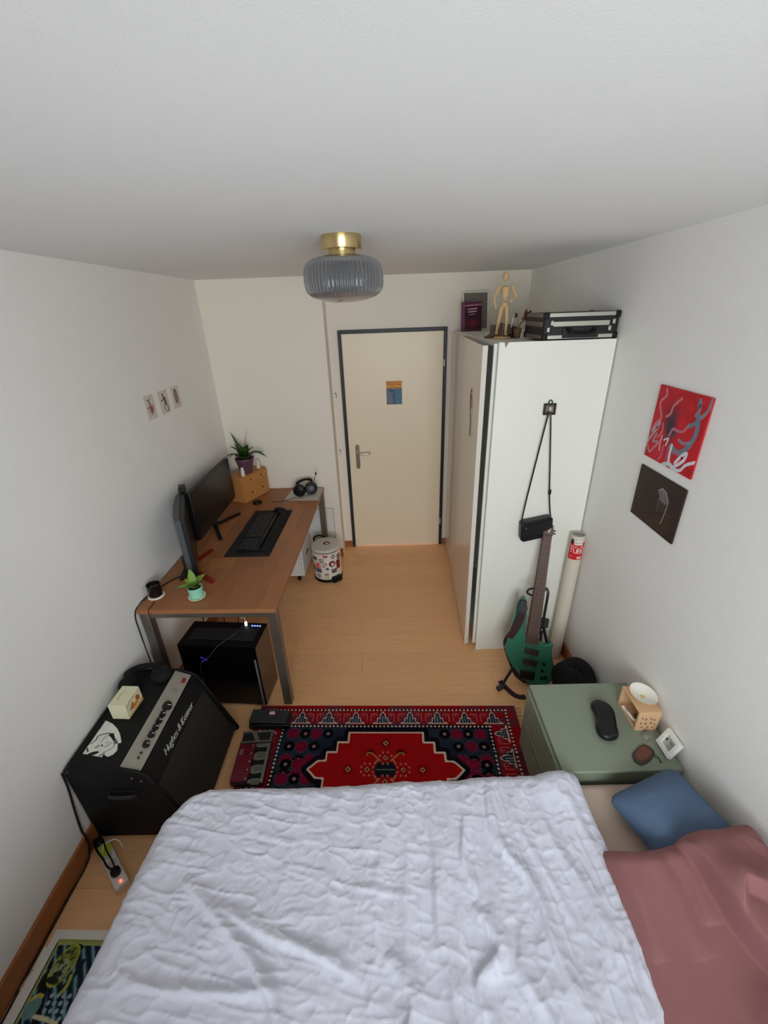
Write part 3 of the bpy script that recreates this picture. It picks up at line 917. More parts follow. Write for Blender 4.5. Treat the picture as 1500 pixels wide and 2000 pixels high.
pb = tuple(pc + Vector((0, 0, 0.112)))
for az, ln, wd_, rs, dp in ((-1.2, 0.20, 0.024, 1.25, 0.25), (0.2, 0.20, 0.028, 1.1, 0.35), (-0.5, 0.19, 0.029, 1.0, 0.45), (-2.3, 0.22, 0.025, 1.25, 0.2), (2.8, 0.21, 0.024, 1.3, 0.15), (-2.7, 0.30, 0.012, 1.1, 0.95), (-2.9, 0.24, 0.024, 1.15, 0.35), (0.05, 0.26, 0.020, 0.95, 0.7), (-0.1, 0.31, 0.026, 0.9, 0.72), (1.5, 0.19, 0.027, 1.15, 0.4), (-1.7, 0.17, 0.028, 0.95, 0.4), (3.1, 0.30, 0.022, 1.3, 0.12), (0.5, 0.36, 0.010, 1.40, 0.2), (-0.9, 0.15, 0.028, 0.8, 0.4), (-0.2, 0.17, 0.026, 1.3, 0.2), (2.2, 0.20, 0.026, 1.0, 0.4), (-0.6, 0.22, 0.028, 1.3, 0.3), (0.9, 0.18, 0.028, 1.25, 0.25), (-1.5, 0.22, 0.026, 1.15, 0.5), (-2.0, 0.15, 0.03, 0.9, 0.4), (0.35, 0.23, 0.026, 0.75, 0.5), (-2.5, 0.26, 0.02, 0.9, 0.6)):
    leaf('leaf', pl_o, GREENLEAF, pb, az, ln * 0.92, wd_ * (1.45 if wd_ > 0.015 else 1.0), rs, dp)
for i, (x, y) in enumerate(((0.055, 0.028), (0.262, 0.05))):
    q = MDM @ Vector((x, y, 0.2256))
    bt = thing('small_bottle', ('white bottle on the left of the purple plant pot', 'white bottle on the right of the purple plant pot')[i], 'bottle', tuple(q), 'white bottles on the drawer box')
    MB().lathe([(0, 0), (0.0155, 0), (0.0165, 0.003), (0.0165, 0.046), (0.011, 0.054)], 20, tuple(q)).build('bottle_body', M('cream_plastic', (228, 220, 200), 0.4), bt)
    MB().lathe([(0.0115, 0.0542), (0.0115, 0.072), (0.009, 0.075), (0, 0.075)], 18, tuple(q)).build('bottle_cap', WHITE_PL, bt)

# monitors
MBK = M('monitor_black', (17, 17, 18), 0.45)
MSCR = M('dark_monitor_screen', (13, 14, 14), 0.28, spec=0.5)
MGREY = M('monitor_back_grey', (74, 76, 78), 0.55)
m1 = thing('monitor', 'wide black monitor facing the desk, its stand with black feet', 'monitor', (-1.30, 2.84, DS), 'monitors on the desk')
M1 = at(-1.268, 2.838, 0, 0.0)
MB(M1).box((-0.035, -0.365, 0.825), (0, 0.365, 1.166)).build('monitor_shell', MBK, m1, bevel=0.006)
MB(M1).box((0.0002, -0.357, 0.835), (0.0012, 0.357, 1.159)).build('screen', MSCR, m1)
MB(M1).box((-0.075, -0.025, DS + 0.02), (-0.036, 0.025, 1.05)).build('stand_column', MBK, m1, bevel=0.004)
for sgn in (-1, 1):
    MB(M1).tube([(-0.055, 0.0, DS + 0.02), (-0.02, sgn * 0.06, DS + 0.013), (0.065, sgn * 0.215, DS + 0.006)], 0, flat=(0.013, 0.006), up=(0, 0, 1)).build('stand_foot', MBK, m1)
m2 = thing('monitor', 'monitor seen edge-on at the near end, its stand with red feet', 'monitor', (-1.25, 2.25, DS), 'monitors on the desk')
rz2 = math.radians(23.5)
M2 = at(-1.238, 2.33, 0, rz2)
MB(M2).box((-0.022, -0.262, 0.80), (0, 0.262, 1.175)).build('monitor_shell', MBK, m2, bevel=0.004)
bk = MB(M2)
bk.prism([(-0.0221, -0.256), (-0.0221, 0.255), (-0.055, 0.15), (-0.066, 0.0), (-0.066, -0.15), (-0.056, -0.252)], 0.805, 1.165)
bk.build('back_housing', MGREY, m2, bevel=0.008)
MB(M2).box((0.0002, -0.255, 0.81), (0.001, 0.255, 1.167)).build('screen', MSCR, m2)
MB(M2).box((-0.088, -0.085, DS + 0.016), (-0.0665, -0.045, 0.84)).build('stand_column', MBK, m2, bevel=0.004)
MB(M2).box((-0.03, 0.16, 1.1755), (0.012, 0.24, 1.205)).build('webcam', BLACK, m2, bevel=0.004)
RED = M('red_stand_paint', (128, 26, 20), 0.35)
for x_, y_ in ((-1.212, 2.478), (-1.068, 2.100)):
    MB().tube([(-1.280, 2.262, DS + 0.018), (-1.280 * 0.55 + x_ * 0.45, 2.262 * 0.55 + y_ * 0.45, DS + 0.014), (x_, y_, DS + 0.006)], 0, flat=(0.013, 0.0055)).build('stand_foot', RED, m2)
MB(M2).tube([(-0.075, -0.06, DS + 0.016), (-0.105, -0.17, DS + 0.008)], 0, flat=(0.015, 0.006)).build('rear_foot', MBK, m2)

# near pots
mt = thing('succulent_pot', 'bright green plant in a mint pot on a white saucer', 'plant', tuple(D(-0.478, 0.115, DS)))
mc = tuple(D(-0.478, 0.113, DS))
MB().lathe([(0, 0), (0.038, 0), (0.047, 0.006), (0.048, 0.011), (0.044, 0.010), (0.036, 0.006), (0, 0.006)], 32, mc).build('saucer', M('cream_ceramic', (236, 232, 214), 0.3), mt)
MB().lathe([(0, 0.0065), (0.033, 0.0065), (0.036, 0.010), (0.040, 0.072), (0.037, 0.073), (0.034, 0.060), (0, 0.060)], 32, mc).build('pot', M('mint_ceramic', (150, 214, 186), 0.35, var=0.03), mt)
MB().lathe([(0, 0.062), (0.0345, 0.061)], 24, mc).build('soil', SOIL, mt)
lb = (mc[0], mc[1], mc[2] + 0.06)
for az, ln, wd_, rs, dp in ((2.2, 0.125, 0.017, 1.35, 0.08), (-0.3, 0.105, 0.017, 1.0, 0.2), (0.5, 0.12, 0.019, 0.95, 0.2), (-2.9, 0.105, 0.016, 0.55, 0.35), (1.2, 0.10, 0.019, 0.8, 0.25), (-1.4, 0.085, 0.016, 0.95, 0.2), (3.0, 0.09, 0.017, 1.0, 0.2), (-0.9, 0.09, 0.016, 0.8, 0.2), (-2.2, 0.075, 0.014, 0.9, 0.2)):
    leaf('leaf', mt, LIMELEAF, lb, az, ln, wd_ * 1.25, rs, dp, fold=0.35)
cs = tuple(D(-0.722, 0.128, DS))
tag(MB(at(*cs)).lathe([(0, 0), (0.043, 0), (0.046, 0.004), (0.043, 0.009), (0, 0.009)], 32).build('coaster', M('cream_ceramic', (236, 232, 214)), None), 'round cream coaster under the black candle jar', 'coaster')
cj = thing('candle_jar', 'black glass candle jar on the cream coaster', 'candle', (cs[0], cs[1], cs[2] + 0.0095))
MB().lathe([(0, 0.0096), (0.033, 0.0096), (0.036, 0.013), (0.037, 0.082), (0.034, 0.083), (0.033, 0.07), (0, 0.068)], 32, cs).build('jar', M('black_brown_glass', (22, 14, 14), 0.15), cj)
MB().cyl((cs[0], cs[1], cs[2] + 0.066), (cs[0], cs[1], cs[2] + 0.08), 0.0015, n=6).build('wick', BLACK, cj)
# cables over the desk and down to the floor
tag(MB().tube(smooth_path([tuple(D(-0.62, 0.36, DS + 0.004)), tuple(D(-0.70, 0.29, DS + 0.004)), tuple(D(-0.755, 0.17, DS + 0.004)), tuple(D(-0.779, 0.05, DS + 0.004)), (-1.4035, 1.838, 0.72), (-1.400, 1.825, 0.60), (-1.38, 1.80, 0.45), (-1.34, 1.76, 0.30), (-1.30, 1.74, 0.008)]), 0.0035, 6).build('monitor_cable', BLACK, None), 'black cable from the desk edge hanging down by the left wall', 'cable')
tag(MB().tube(smooth_path([tuple(D(-0.705, 0.075, DS + 0.003)), tuple(D(-0.700, 0.02, DS + 0.003)), tuple(D(-0.700, -0.006, 0.735)), (-1.325, 1.842, 0.60), (-1.315, 1.836, 0.40), (-1.29, 1.81, 0.20), (-1.27, 1.78, 0.006)]), 0.0022, 6).build('thin_cable', M('dark_brown_cable', (44, 26, 22), 0.5), None), 'thin dark cable running past the coaster and off the desk front', 'cable')
for k, (x, y, x2, y2) in enumerate(((-1.20, 2.32, -1.25, 2.20), (-1.13, 2.40, -1.12, 2.22), (-1.06, 2.45, -1.04, 2.25))):
    tag(MB().tube(smooth_path([(x, y, 0.708), (x + 0.005, y - 0.03, 0.60), (x2, y2 + 0.05, 0.48), (x2, y2, 0.30), (x2, y2, 0.006)]), 0.0032, 6).build('hanging_cable', (BLACK, DARKGREY, M('dark_red_cable', (84, 24, 20), 0.5))[k], None), ('black cable hanging under the desk behind the computer', 'grey cable hanging under the desk behind the computer', 'dark red cable hanging under the desk behind the computer')[k], 'cable', 'cables hanging behind the computer')

# ------------------------------------------------------------------ rolling drawer unit and bin
ru = thing('rolling_drawer_unit', 'white rolling drawer unit under the far end of the desk', 'drawer unit', (-0.98, 3.32, 0))
UM = at(-0.772, 3.155, 0, DRZ)
WGREY = M('white_grey_lacquer', (226, 228, 226), 0.4)
MB(UM).box((-0.42, 0, 0.065), (-0.022, 0.34, 0.60)).build('cabinet_body', WGREY, ru, bevel=0.003)
for k in range(3):
    za = 0.067 + k * 0.178
    dr = MB(UM).box((-0.0195, 0.001, za), (0, 0.339, za + 0.175)).build('drawer', WGREY, ru, bevel=0.002)
    MB(UM).box((0.0002, 0.12, za + 0.15), (0.012, 0.22, za + 0.158)).build('handle', STEEL, dr, bevel=0.002)
for x, y in ((-0.38, 0.04), (-0.06, 0.04), (-0.38, 0.30), (-0.06, 0.30)):
    cst = MB(UM).box((x - 0.012, y - 0.012, 0.048), (x + 0.012, y + 0.012, 0.0648)).build('castor', BLACK, ru)
    MB(UM).cyl((x - 0.012, y, 0.025), (x + 0.012, y, 0.025), 0.0245, n=18).build('wheel', BLACK, cst)
BX, BY, BR, BH = -0.577, 3.262, 0.124, 0.325
bn = thing('pedal_bin', 'white sticker-covered pedal bin beside the shaft wall', 'bin', (BX, BY, 0))
BINW = M('white_enamel', (228, 224, 216), 0.3)
MB().lathe([(0, 0.0), (BR + 0.002, 0.0), (BR + 0.004, 0.006), (BR + 0.002, 0.026), (0, 0.026)], 48, (BX, BY, 0)).build('base_ring', BLACK, bn)
MB().lathe([(BR - 0.004, 0.0262), (BR, 0.030), (BR, BH - 0.035), (BR - 0.006, BH - 0.035)], 48, (BX, BY, 0)).build('bin_body', BINW, bn)
MB().lathe([(BR - 0.003, BH - 0.0345), (BR - 0.003, BH - 0.026), (BR - 0.02, BH - 0.026)], 48, (BX, BY, 0)).build('rim_gasket', BLACK, bn)
MB().lathe([(BR - 0.004, BH - 0.0255), (BR + 0.004, BH - 0.024), (BR + 0.004, BH - 0.006), (BR - 0.004, BH + 0.001), (BR * 0.5, BH + 0.006), (0, BH + 0.007)], 48, (BX, BY, 0)).build('lid', M('lid_white', (212, 208, 198), 0.4), bn)
MB(at(BX, BY, 0, math.radians(-50))).box((BR - 0.01, -0.045, 0.004), (BR + 0.035, 0.045, 0.055)).build('pedal', BLACK, bn, bevel=0.008)
MB().tube(smooth_path([(BX - 0.10, BY + 0.085, BH - 0.05), (BX - 0.125, BY + 0.12, BH - 0.01), (BX - 0.09, BY + 0.155, BH + 0.005), (BX - 0.03, BY + 0.145, BH - 0.01), (BX - 0.01, BY + 0.12, BH - 0.05)]), 0.008, 8).build('carry_handle', BLACK, bn)
bm4 = at(BX, BY, 0)
RD = (128, 26, 34)


def fox_hand(P, cx, cy, s):
    """round emblem: dark red disc, pale raised hand with two pointed fingers"""
    P.ell(cx, cy, s, s, RD)
    P.ell(cx + 0.12 * s, cy - 0.25 * s, 0.42 * s, 0.38 * s, (236, 230, 224))
    P.poly([(cx - 0.28 * s, cy - 0.2 * s), (cx - 0.22 * s, cy + 0.62 * s), (cx + 0.08 * s, cy + 0.0 * s)], (236, 230, 224))
    P.poly([(cx + 0.25 * s, cy - 0.1 * s), (cx + 0.5 * s, cy + 0.66 * s), (cx + 0.56 * s, cy - 0.2 * s)], (236, 230, 224))


def sticker(deg, z, w, h, base, art=None, rot=None, label=None):
    P_ = Paint(w, h, 0.0022, base)
    if art:
        art(P_)
    o = P_.wrap('sticker', bn, PRINT_GLOSS, bm4, BR + 0.0008, math.radians(deg) - w / 2 / BR, z - h / 2)
    if label:
        o['label'] = label
    return o


def rough_art(cols, seed):
    def f(P_):
        for k, c in enumerate(cols):
            n_ = fbm(P_.X * 90 + k * 7, P_.Y * 90, seed + k, 2)
            P_.put(n_ > 0.55, c, 0.8)
    return f


def disc_mask(P_):
    P_.keep = np.hypot(P_.X - P_.w / 2, P_.Y - P_.h / 2) <= P_.w / 2 + 0.0005


def hand_art(P_):
    fox_hand(P_, P_.w / 2, P_.h / 2, P_.w / 2)
    disc_mask(P_)


def frame_art(P_):
    c, s = math.cos(0.75), math.sin(0.75)
    X, Y = P_.X - P_.w / 2, P_.Y - P_.h / 2
    a, b = X * c + Y * s, -X * s + Y * c
    P_.put((abs(a) < 0.026) & (abs(b) < 0.0125), (84, 24, 30))
    P_.put((abs(a) < 0.019) & (abs(b) < 0.006), (232, 220, 214))
    P_.keep = (abs(a) < 0.0262) & (abs(b) < 0.0127)


def diamond_art(P_):
    rough_art([(90, 92, 88), (190, 188, 180)], 9)(P_)
    P_.rect(0, 0, P_.w * 0.4, P_.h * 0.12, (120, 24, 28))
    P_.keep = (abs(P_.X - P_.w / 2) / (P_.w / 2) + abs(P_.Y - P_.h / 2) / (P_.h / 2)) <= 1.0


def heart_art(P_):
    P_.ell(P_.w * 0.7, P_.h * 0.55, P_.w * 0.22, P_.h * 0.35, (120, 40, 70))
    P_.line([(P_.w * 0.45, 0.004), (P_.w * 0.5, P_.h * 0.8)], 0.004, (240, 210, 214))
    x, y = (P_.X - P_.w / 2) / (P_.w / 2), (P_.Y - P_.h / 2) / (P_.h / 2)
    P_.keep = (y > -1 + 1.05 * abs(x))


sticker(-88, 0.262, 0.044, 0.030, (186, 60, 88), heart_art)
sticker(-56, 0.255, 0.060, 0.056, (140, 138, 130), diamond_art)
sticker(-104, 0.222, 0.050, 0.044, (176, 168, 158), rough_art([(120, 112, 106), (206, 200, 190)], 3))
sticker(-62, 0.185, 0.062, 0.062, RD, hand_art, label='round dark red sticker with a pale hand')
sticker(-122, 0.170, 0.050, 0.046, (236, 66, 50), rough_art([(250, 150, 130)], 21), label='bright red sticker')
sticker(-93, 0.180, 0.046, 0.046, (84, 24, 30), frame_art)
sticker(-84, 0.140, 0.032, 0.032, (96, 88, 98), lambda P_: (rough_art([(190, 180, 184)], 31)(P_), disc_mask(P_)))
sticker(-122, 0.122, 0.060, 0.040, (96, 98, 116), lambda P_: P_.rect(0, 0, 0.06, 0.009, (30, 30, 38)))
sticker(-55, 0.110, 0.050, 0.042, (108, 80, 78), rough_art([(176, 150, 142), (70, 48, 48)], 41))
sticker(-88, 0.068, 0.036, 0.056, (198, 182, 136), lambda P_: (P_.ell(0.018, 0.040, 0.016, 0.014, (170, 120, 120)), P_.ell(0.018, 0.018, 0.013, 0.018, (214, 200, 150))))
sticker(-122, 0.064, 0.040, 0.040, (160, 140, 152), rough_art([(96, 80, 96), (220, 210, 214)], 51))
sticker(-32, 0.160, 0.048, 0.09, (120, 32, 36), rough_art([(150, 70, 64)], 61))
sticker(-26, 0.235, 0.05, 0.05, (150, 130, 112), rough_art([(100, 80, 70)], 71))
sticker(-140, 0.235, 0.060, 0.030, (48, 48, 50), None)
sticker(-150, 0.13, 0.045, 0.06, (90, 96, 104), rough_art([(40, 44, 52)], 81))
P = Paint(0.06, 0.06, 0.002, RD)
fox_hand(P, 0.03, 0.03, 0.03)
disc_mask(P)
P.flat('lid_sticker', bn, PRINT_GLOSS, (BX - 0.022, BY - 0.028, BH + 0.0083), (1, 0, -0.02), (0, 1, 0))

# ------------------------------------------------------------------ computer under the desk
pc_ = thing('computer_tower', 'black computer tower with a glass side under the desk', 'computer', (-0.786, 1.832, 0))
px0, px1, py0, py1, pz0, pz1 = -1.252, -0.786, 1.832, 2.040, 0.018, 0.474
cs_ = MB()
cs_.box((px0, py0 + 0.004, pz0), (px0 + 0.004, py1, pz1)).box((px0 + 0.004, py1 - 0.004, pz0), (px1 - 0.004, py1, pz1)).box((px0 + 0.004, py0 + 0.004, pz0), (px1 - 0.004, py1 - 0.004, pz0 + 0.004))
cs_.box((px0 + 0.004, py0 + 0.02, pz0 + 0.11), (px1 - 0.004, py1 - 0.004, pz0 + 0.114))
cs_.box((px0, py0 + 0.004, pz1 - 0.006), (px1, py1, pz1))
cs_.build('case_frame', M('case_black', (11, 11, 13), 0.5), pc_, smooth=0)
MB().box((px1 - 0.0038, py0 + 0.004, pz0), (px1, py1, pz1 - 0.0062)).build('front_panel', M('dark_gloss_floor_reflection', (74, 54, 42), 0.12), pc_)  # dark glass front, reflected floor brown put into its base colour
MB().box((px0 + 0.04, py0 + 0.055, pz1 + 0.0002), (px1 - 0.03, py1 - 0.055, pz1 + 0.003)).build('top_filter', M('top_mesh_grey', (36, 36, 38), 0.6, var=0.3, scale=300), pc_, bevel=0.002)
gl_ = MB().add([(px0, py0, pz0), (px1 - 0.002, py0, pz0), (px1 - 0.002, py0, pz1), (px0, py0, pz1)], [(0, 1, 2, 3)]).build('glass_side', M('tinted_case_glass', (30, 30, 34), 0.05, trans=0.85), pc_)
MB().box((px1 - 0.022, py0 - 0.004, pz0 + 0.002), (px1 - 0.010, py0 - 0.0004, pz1 - 0.09)).build('silver_strip', M('dull_silver_strip', (132, 134, 140), 0.4, 0.6), pc_, bevel=0.001)
# inside: board, cooler fan with violet light, card, memory
MB().box((px0 + 0.03, py1 - 0.02, pz0 + 0.13), (px0 + 0.28, py1 - 0.006, pz1 - 0.02)).build('mainboard', M('board_black', (18, 20, 22), 0.5), pc_)
MB().box((px0 + 0.02, py0 + 0.10, pz0 + 0.19), (px0 + 0.27, py1 - 0.022, pz0 + 0.225)).build('graphics_card', M('card_dark_grey', (40, 42, 46), 0.4), pc_, bevel=0.004)
MB().box((px0 + 0.20, py0 + 0.099, pz0 + 0.20), (px0 + 0.255, py0 + 0.0999, pz0 + 0.205)).build('card_edge', M('dull_silver_strip', (150, 152, 158), 0.4), pc_)
fan = MB()
fc = (px0 + 0.13, py0 + 0.06, pz0 + 0.33)
for k in range(9):
    a = 2 * PI * k / 9
    R_ = Matrix.Rotation(a, 3, 'Y')
    fan.add([tuple(Vector(fc) + R_ @ Vector(p)) for p in ((0.014, 0, 0), (0.05, 0.006, 0.006), (0.05, -0.004, 0.026), (0.012, -0.004, 0.010))], [(0, 1, 2, 3)])
fan.ball(fc, (0.015, 0.008, 0.015))
fan.build('cooler_fan', DARKGREY, pc_)
MB().box((fc[0] - 0.05, py0 + 0.075, fc[2] - 0.05), (fc[0] + 0.05, py1 - 0.022, fc[2] + 0.05)).build('cooler_block', M('cooler_grey', (44, 46, 50), 0.4, 0.5), pc_, bevel=0.004)
vl = M('violet_light', (90, 60, 220), 0.4, emit=((110, 70, 255), 2.2))
lg = MB()
lg.tube([(fc[0] - 0.026, py0 + 0.045, fc[2] + 0.016), (fc[0] + 0.012, py0 + 0.045, fc[2] - 0.004), (fc[0] - 0.022, py0 + 0.045, fc[2] - 0.018)], 0.0032, 6)
lg.build('light_logo', vl, pc_)
for k in range(6):
    MB().ball((px0 + 0.33 + 0.003 * k, py0 + 0.08, pz0 + 0.20 + 0.018 * k), 0.0042, 8, 6).build('cable_comb', M('dull_silver_strip', (150, 152, 158), 0.4), pc_)
for x, y in ((px0 + 0.04, py0 + 0.03), (px1 - 0.06, py0 + 0.03), (px0 + 0.04, py1 - 0.04), (px1 - 0.06, py1 - 0.04)):
    MB().box((x, y, 0), (x + 0.03, y + 0.02, 0.0179)).build('foot', BLACK, pc_)
pc_.rotation_euler = (0, 0, math.radians(-5))
usb = thing('usb_stick', 'small white lit usb stick on the computer top', 'usb stick', (-0.892, 2.026, pz1 + 0.001))
MB().box((-0.899, 2.018, pz1 + 0.0006), (-0.887, 2.034, pz1 + 0.026)).build('stick_body', M('lit_white_plastic', (240, 240, 250), 0.3, emit=((225, 230, 255), 1.2)), usb, bevel=0.002)
MB().tube(smooth_path([(-0.893, 2.026, pz1 + 0.026), (-0.900, 2.036, pz1 + 0.05), (-0.917, 2.046, pz1 + 0.055), (-0.922, 2.046, pz1 + 0.035)]), 0.0016, 6).build('lanyard', WHITE_PL, usb)
for k in range(4):
    MB().box((-0.875 + 0.016 * k, 2.010, pz1 + 0.0003), (-0.866 + 0.016 * k, 2.016, pz1 + 0.004)).build('port_light', M('port_light_blue', (150, 170, 255), 0.4, emit=((120, 150, 255), 1.5)), pc_)
tag(MB().tube(smooth_path([(-0.905, 2.020, pz1 + 0.006), (-0.94, 1.95, pz1 + 0.0055), (-0.985, 1.88, pz1 + 0.006), (-1.015, 1.845, pz1 - 0.004), (-1.06, 1.846, pz1 - 0.06), (-1.11, 1.850, pz1 - 0.11), (-1.14, 1.852, pz1 - 0.16), (-1.15, 1.852, 0.004)]), 0.0018, 6).build('usb_cable', M('mid_grey_cable', (70, 70, 72), 0.5), None), 'thin grey cable from the usb stick over the glass side', 'cable')

# ------------------------------------------------------------------ bass amplifier
AY0, AY1 = 1.130, 1.682
amp = thing('bass_amplifier', 'black bass combo amplifier with silver control panel and script lettering', 'amplifier', (-1.15, 1.39, 0))
VINYL = M('black_vinyl', (13, 13, 14), 0.6, var=0.2, scale=60, bump=0.35, bscale=420, spec=0.3)
XZ = Matrix(((1, 0, 0), (0, 0, 1), (0, 1, 0)))          # (x, z, y) outline to world
ab = MB()
body = [(-1.396, 0.012), (-0.932, 0.012), (-1.090, 0.444), (-1.168, 0.478), (-1.388, 0.478), (-1.396, 0.470)]
ab.prism(list(reversed(body)), AY0 + 0.012, AY1 - 0.012, XZ)
ab.build('cabinet', VINYL, amp, bevel=0.004)
for ya, yb in ((AY0, AY0 + 0.0118), (AY1 - 0.0118, AY1)):
    ck = MB()
    ck.prism(list(reversed([(-1.402, 0.008), (-0.918, 0.008), (-0.908, 0.028), (-1.058, 0.436), (-1.090, 0.464), (-1.166, 0.490), (-1.390, 0.490), (-1.402, 0.478)])), ya, yb, XZ)
    ck.build('side_cheek', VINYL, amp, bevel=0.004)
MB().box((-1.398, AY0 + 0.012, 0.4785), (-1.168, AY1 - 0.012, 0.4855)).build('top_panel', VINYL, amp, bevel=0.003)
SILV = M('silver_panel', (166, 162, 150), 0.42, 0.35, var=0.03)
cp = MB()
sx, sz = (-1.090 + 1.168), (0.444 - 0.478)
ll = math.hypot(sx, sz)
un_ = (-sz / ll, sx / ll)                                # outward normal of the control panel in (x, z)


def CP(t, y, h):
    """t along the panel slope 0..1"""
    return (-1.168 + sx * t + un_[0] * h, y, 0.478 + sz * t + un_[1] * h)


cp.add([CP(0, AY0 + 0.013, 0.0005), CP(1, AY0 + 0.013, 0.0005), CP(1, AY1 - 0.013, 0.0005), CP(0, AY1 - 0.013, 0.0005), CP(0, AY0 + 0.013, 0.006), CP(1, AY0 + 0.013, 0.006), CP(1, AY1 - 0.013, 0.006), CP(0, AY1 - 0.013, 0.006)],
       [(0, 3, 2, 1), (4, 5, 6, 7), (0, 1, 5, 4), (1, 2, 6, 5), (2, 3, 7, 6), (3, 0, 4, 7)])
cp.build('control_panel', SILV, amp, bevel=0.0015)
KNOB = M('knob_black', (26, 24, 24), 0.35)
for y, r in ((1.459, 0.022), (1.412, 0.0145), (1.377, 0.0145), (1.342, 0.0145), (1.305, 0.0155), (1.256, 0.0155)):
    a, b = CP(0.62, y, 0.0062), CP(0.62, y, 0.022)
    kn = MB().tube([a, tuple(np.array(a) * 0.9 + np.array(b) * 0.1), b], [r * 1.05, r, r * 0.86], 24).build('knob', KNOB, amp)
    c1, c2 = CP(0.62, y, 0.0225), CP(0.62 + r * 0.75 / ll, y, 0.0225)
    MB().tube([c1, c2], 0.0012, 6).build('pointer', WHITE_PL, kn)
for y in (1.217, 1.194):
    MB().tube([CP(0.6, y, 0.0062), CP(0.6, y, 0.0095)], [0.0075, 0.007], 16).build('jack_ring', M('chrome', (170, 170, 168), 0.2, 1.0), amp)
    MB().tube([CP(0.6, y, 0.0090), CP(0.6, y, 0.0099)], 0.0042, 12).build('jack_hole', BLACK, amp)
MB().box((-1.112, 1.606, 0.456), (-1.098, 1.630, 0.469)).build('power_switch', M('red_rocker', (150, 26, 30), 0.3), amp, bevel=0.002)
em = MB()
for k in range(8):
    a = PI * k / 4
    r1, r2 = 0.006, (0.012 if k % 2 else 0.018)
    em.tube([CP(0.55 + r1 * math.sin(a) / ll, 1.555 + r1 * math.cos(a), 0.0063), CP(0.55 + r2 * math.sin(a) / ll, 1.555 + r2 * math.cos(a), 0.0063)], 0.0013, 5)
em.build('emblem', M('emblem_grey', (92, 90, 84), 0.5), amp)
# grille on the sloping front
g0, g1 = np.array([-1.090, 0.444]), np.array([-0.932, 0.012])
gd = (g1 - g0) / np.linalg.norm(g1 - g0)
gn = np.array([-gd[1], gd[0]])


def GP(s, y, h):
    p = g0 + gd * s + gn * h
    return (p[0], y, p[1])


def slab(b_, s0, s1, ya, yb, h0, h1):
    b_.add([GP(s0, ya, h0), GP(s1, ya, h0), GP(s1, yb, h0), GP(s0, yb, h0), GP(s0, ya, h1), GP(s1, ya, h1), GP(s1, yb, h1), GP(s0, yb, h1)],
           [(0, 3, 2, 1), (4, 5, 6, 7), (0, 1, 5, 4), (1, 2, 6, 5), (2, 3, 7, 6), (3, 0, 4, 7)])
    return b_


slab(MB(), 0.004, 0.112, AY0 + 0.0125, AY1 - 0.0125, 0.0004, 0.008).build('logo_strip', M('matt_black_strip', (12, 12, 13), 0.6), amp, bevel=0.002)
gm2 = M('grille_grey_metal', (50, 47, 45), 0.5, 0.3)
gnt = gm2.node_tree
vo = gnt.nodes.new('ShaderNodeTexVoronoi')
vo.inputs['Scale'].default_value = 95
vo.inputs['Randomness'].default_value = 0.0
tc_ = gnt.nodes.new('ShaderNodeTexCoord')
gmap = gnt.nodes.new('ShaderNodeMapping')
gmap.inputs['Rotation'].default_value = (0, math.atan2(gd[1], gd[0]), 0)
vo.voronoi_dimensions = '2D'
gnt.links.new(tc_.outputs['Object'], gmap.inputs['Vector'])
gnt.links.new(gmap.outputs['Vector'], vo.inputs['Vector'])
cr_ = gnt.nodes.new('ShaderNodeValToRGB')
cr_.color_ramp.elements[0].position, cr_.color_ramp.elements[0].color = 0.36, (0.004, 0.004, 0.004, 1)
cr_.color_ramp.elements[1].position, cr_.color_ramp.elements[1].color = 0.46, (0.075, 0.067, 0.060, 1)
gnt.links.new(vo.outputs['Distance'], cr_.inputs['Fac'])
gnt.links.new(cr_.outputs['Color'], gnt.nodes['Principled BSDF'].inputs['Base Color'])
slab(MB(), 0.114, 0.450, AY0 + 0.0125, AY1 - 0.0125, 0.0004, 0.006).build('grille', gm2, amp, bevel=0.002)
tcu = bpy.data.curves.new('lettering', 'FONT')
tcu.body = 'Hughes & Kettner'
tcu.size = 0.045
tcu.shear = 0.42
tcu.extrude = 0.0016
tcu.offset = -0.0012
tcu.space_character = 0.86
tcu.resolution_u = 3
to = bpy.data.objects.new('tmp_text', tcu)
COL.objects.link(to)
tme = bpy.data.meshes.new_from_object(to.evaluated_get(bpy.context.evaluated_depsgraph_get()))
bpy.data.objects.remove(to)
tw = max(v.co.x for v in tme.vertices)
k_ = 0.292 / tw
r_ax = Vector((gd[0] * 0.055, 1, gd[1] * 0.055)).normalized()
n_ax = Vector((gn[0], 0, gn[1])).normalized()
u_ax = n_ax.cross(r_ax).normalized()
FM = frame(Vector(GP(0.080, 1.262, 0.0100)), r_ax, u_ax, n_ax)
tb_ = MB(FM)
tb_.add([(v.co.x * k_, v.co.y, v.co.z) for v in tme.vertices], [tuple(p.vertices) for p in tme.polygons])
tb_.build('lettering', M('pale_grey_lettering', (190, 190, 182), 0.45), amp, smooth=0)
hbx = MB()
hbx.box((-1.245, AY0 - 0.004, 0.268), (-1.125, AY0 - 0.0002, 0.345)).build('handle_dish', BLACK, amp, bevel=0.003)
MB().tube(smooth_path([(-1.242, AY0 - 0.006, 0.328), (-1.225, AY0 - 0.020, 0.332), (-1.145, AY0 - 0.020, 0.332), (-1.128, AY0 - 0.006, 0.328)]), 0.009, 8).build('handle', M('handle_black_plastic', (32, 32, 34), 0.35), amp)
for (x, z, nx_, nz_) in ((-1.396, 0.484, 1, -1), (-0.925, 0.014, -1, 1), (-1.396, 0.014, 1, 1)):
    for y in (AY0, AY1):
        MB().ball((x + nx_ * 0.012, y + (0.010 if y == AY0 else -0.010), z + nz_ * 0.012), 0.0165, 12, 8).build('corner_protector', M('corner_black', (24, 24, 26), 0.35), amp)
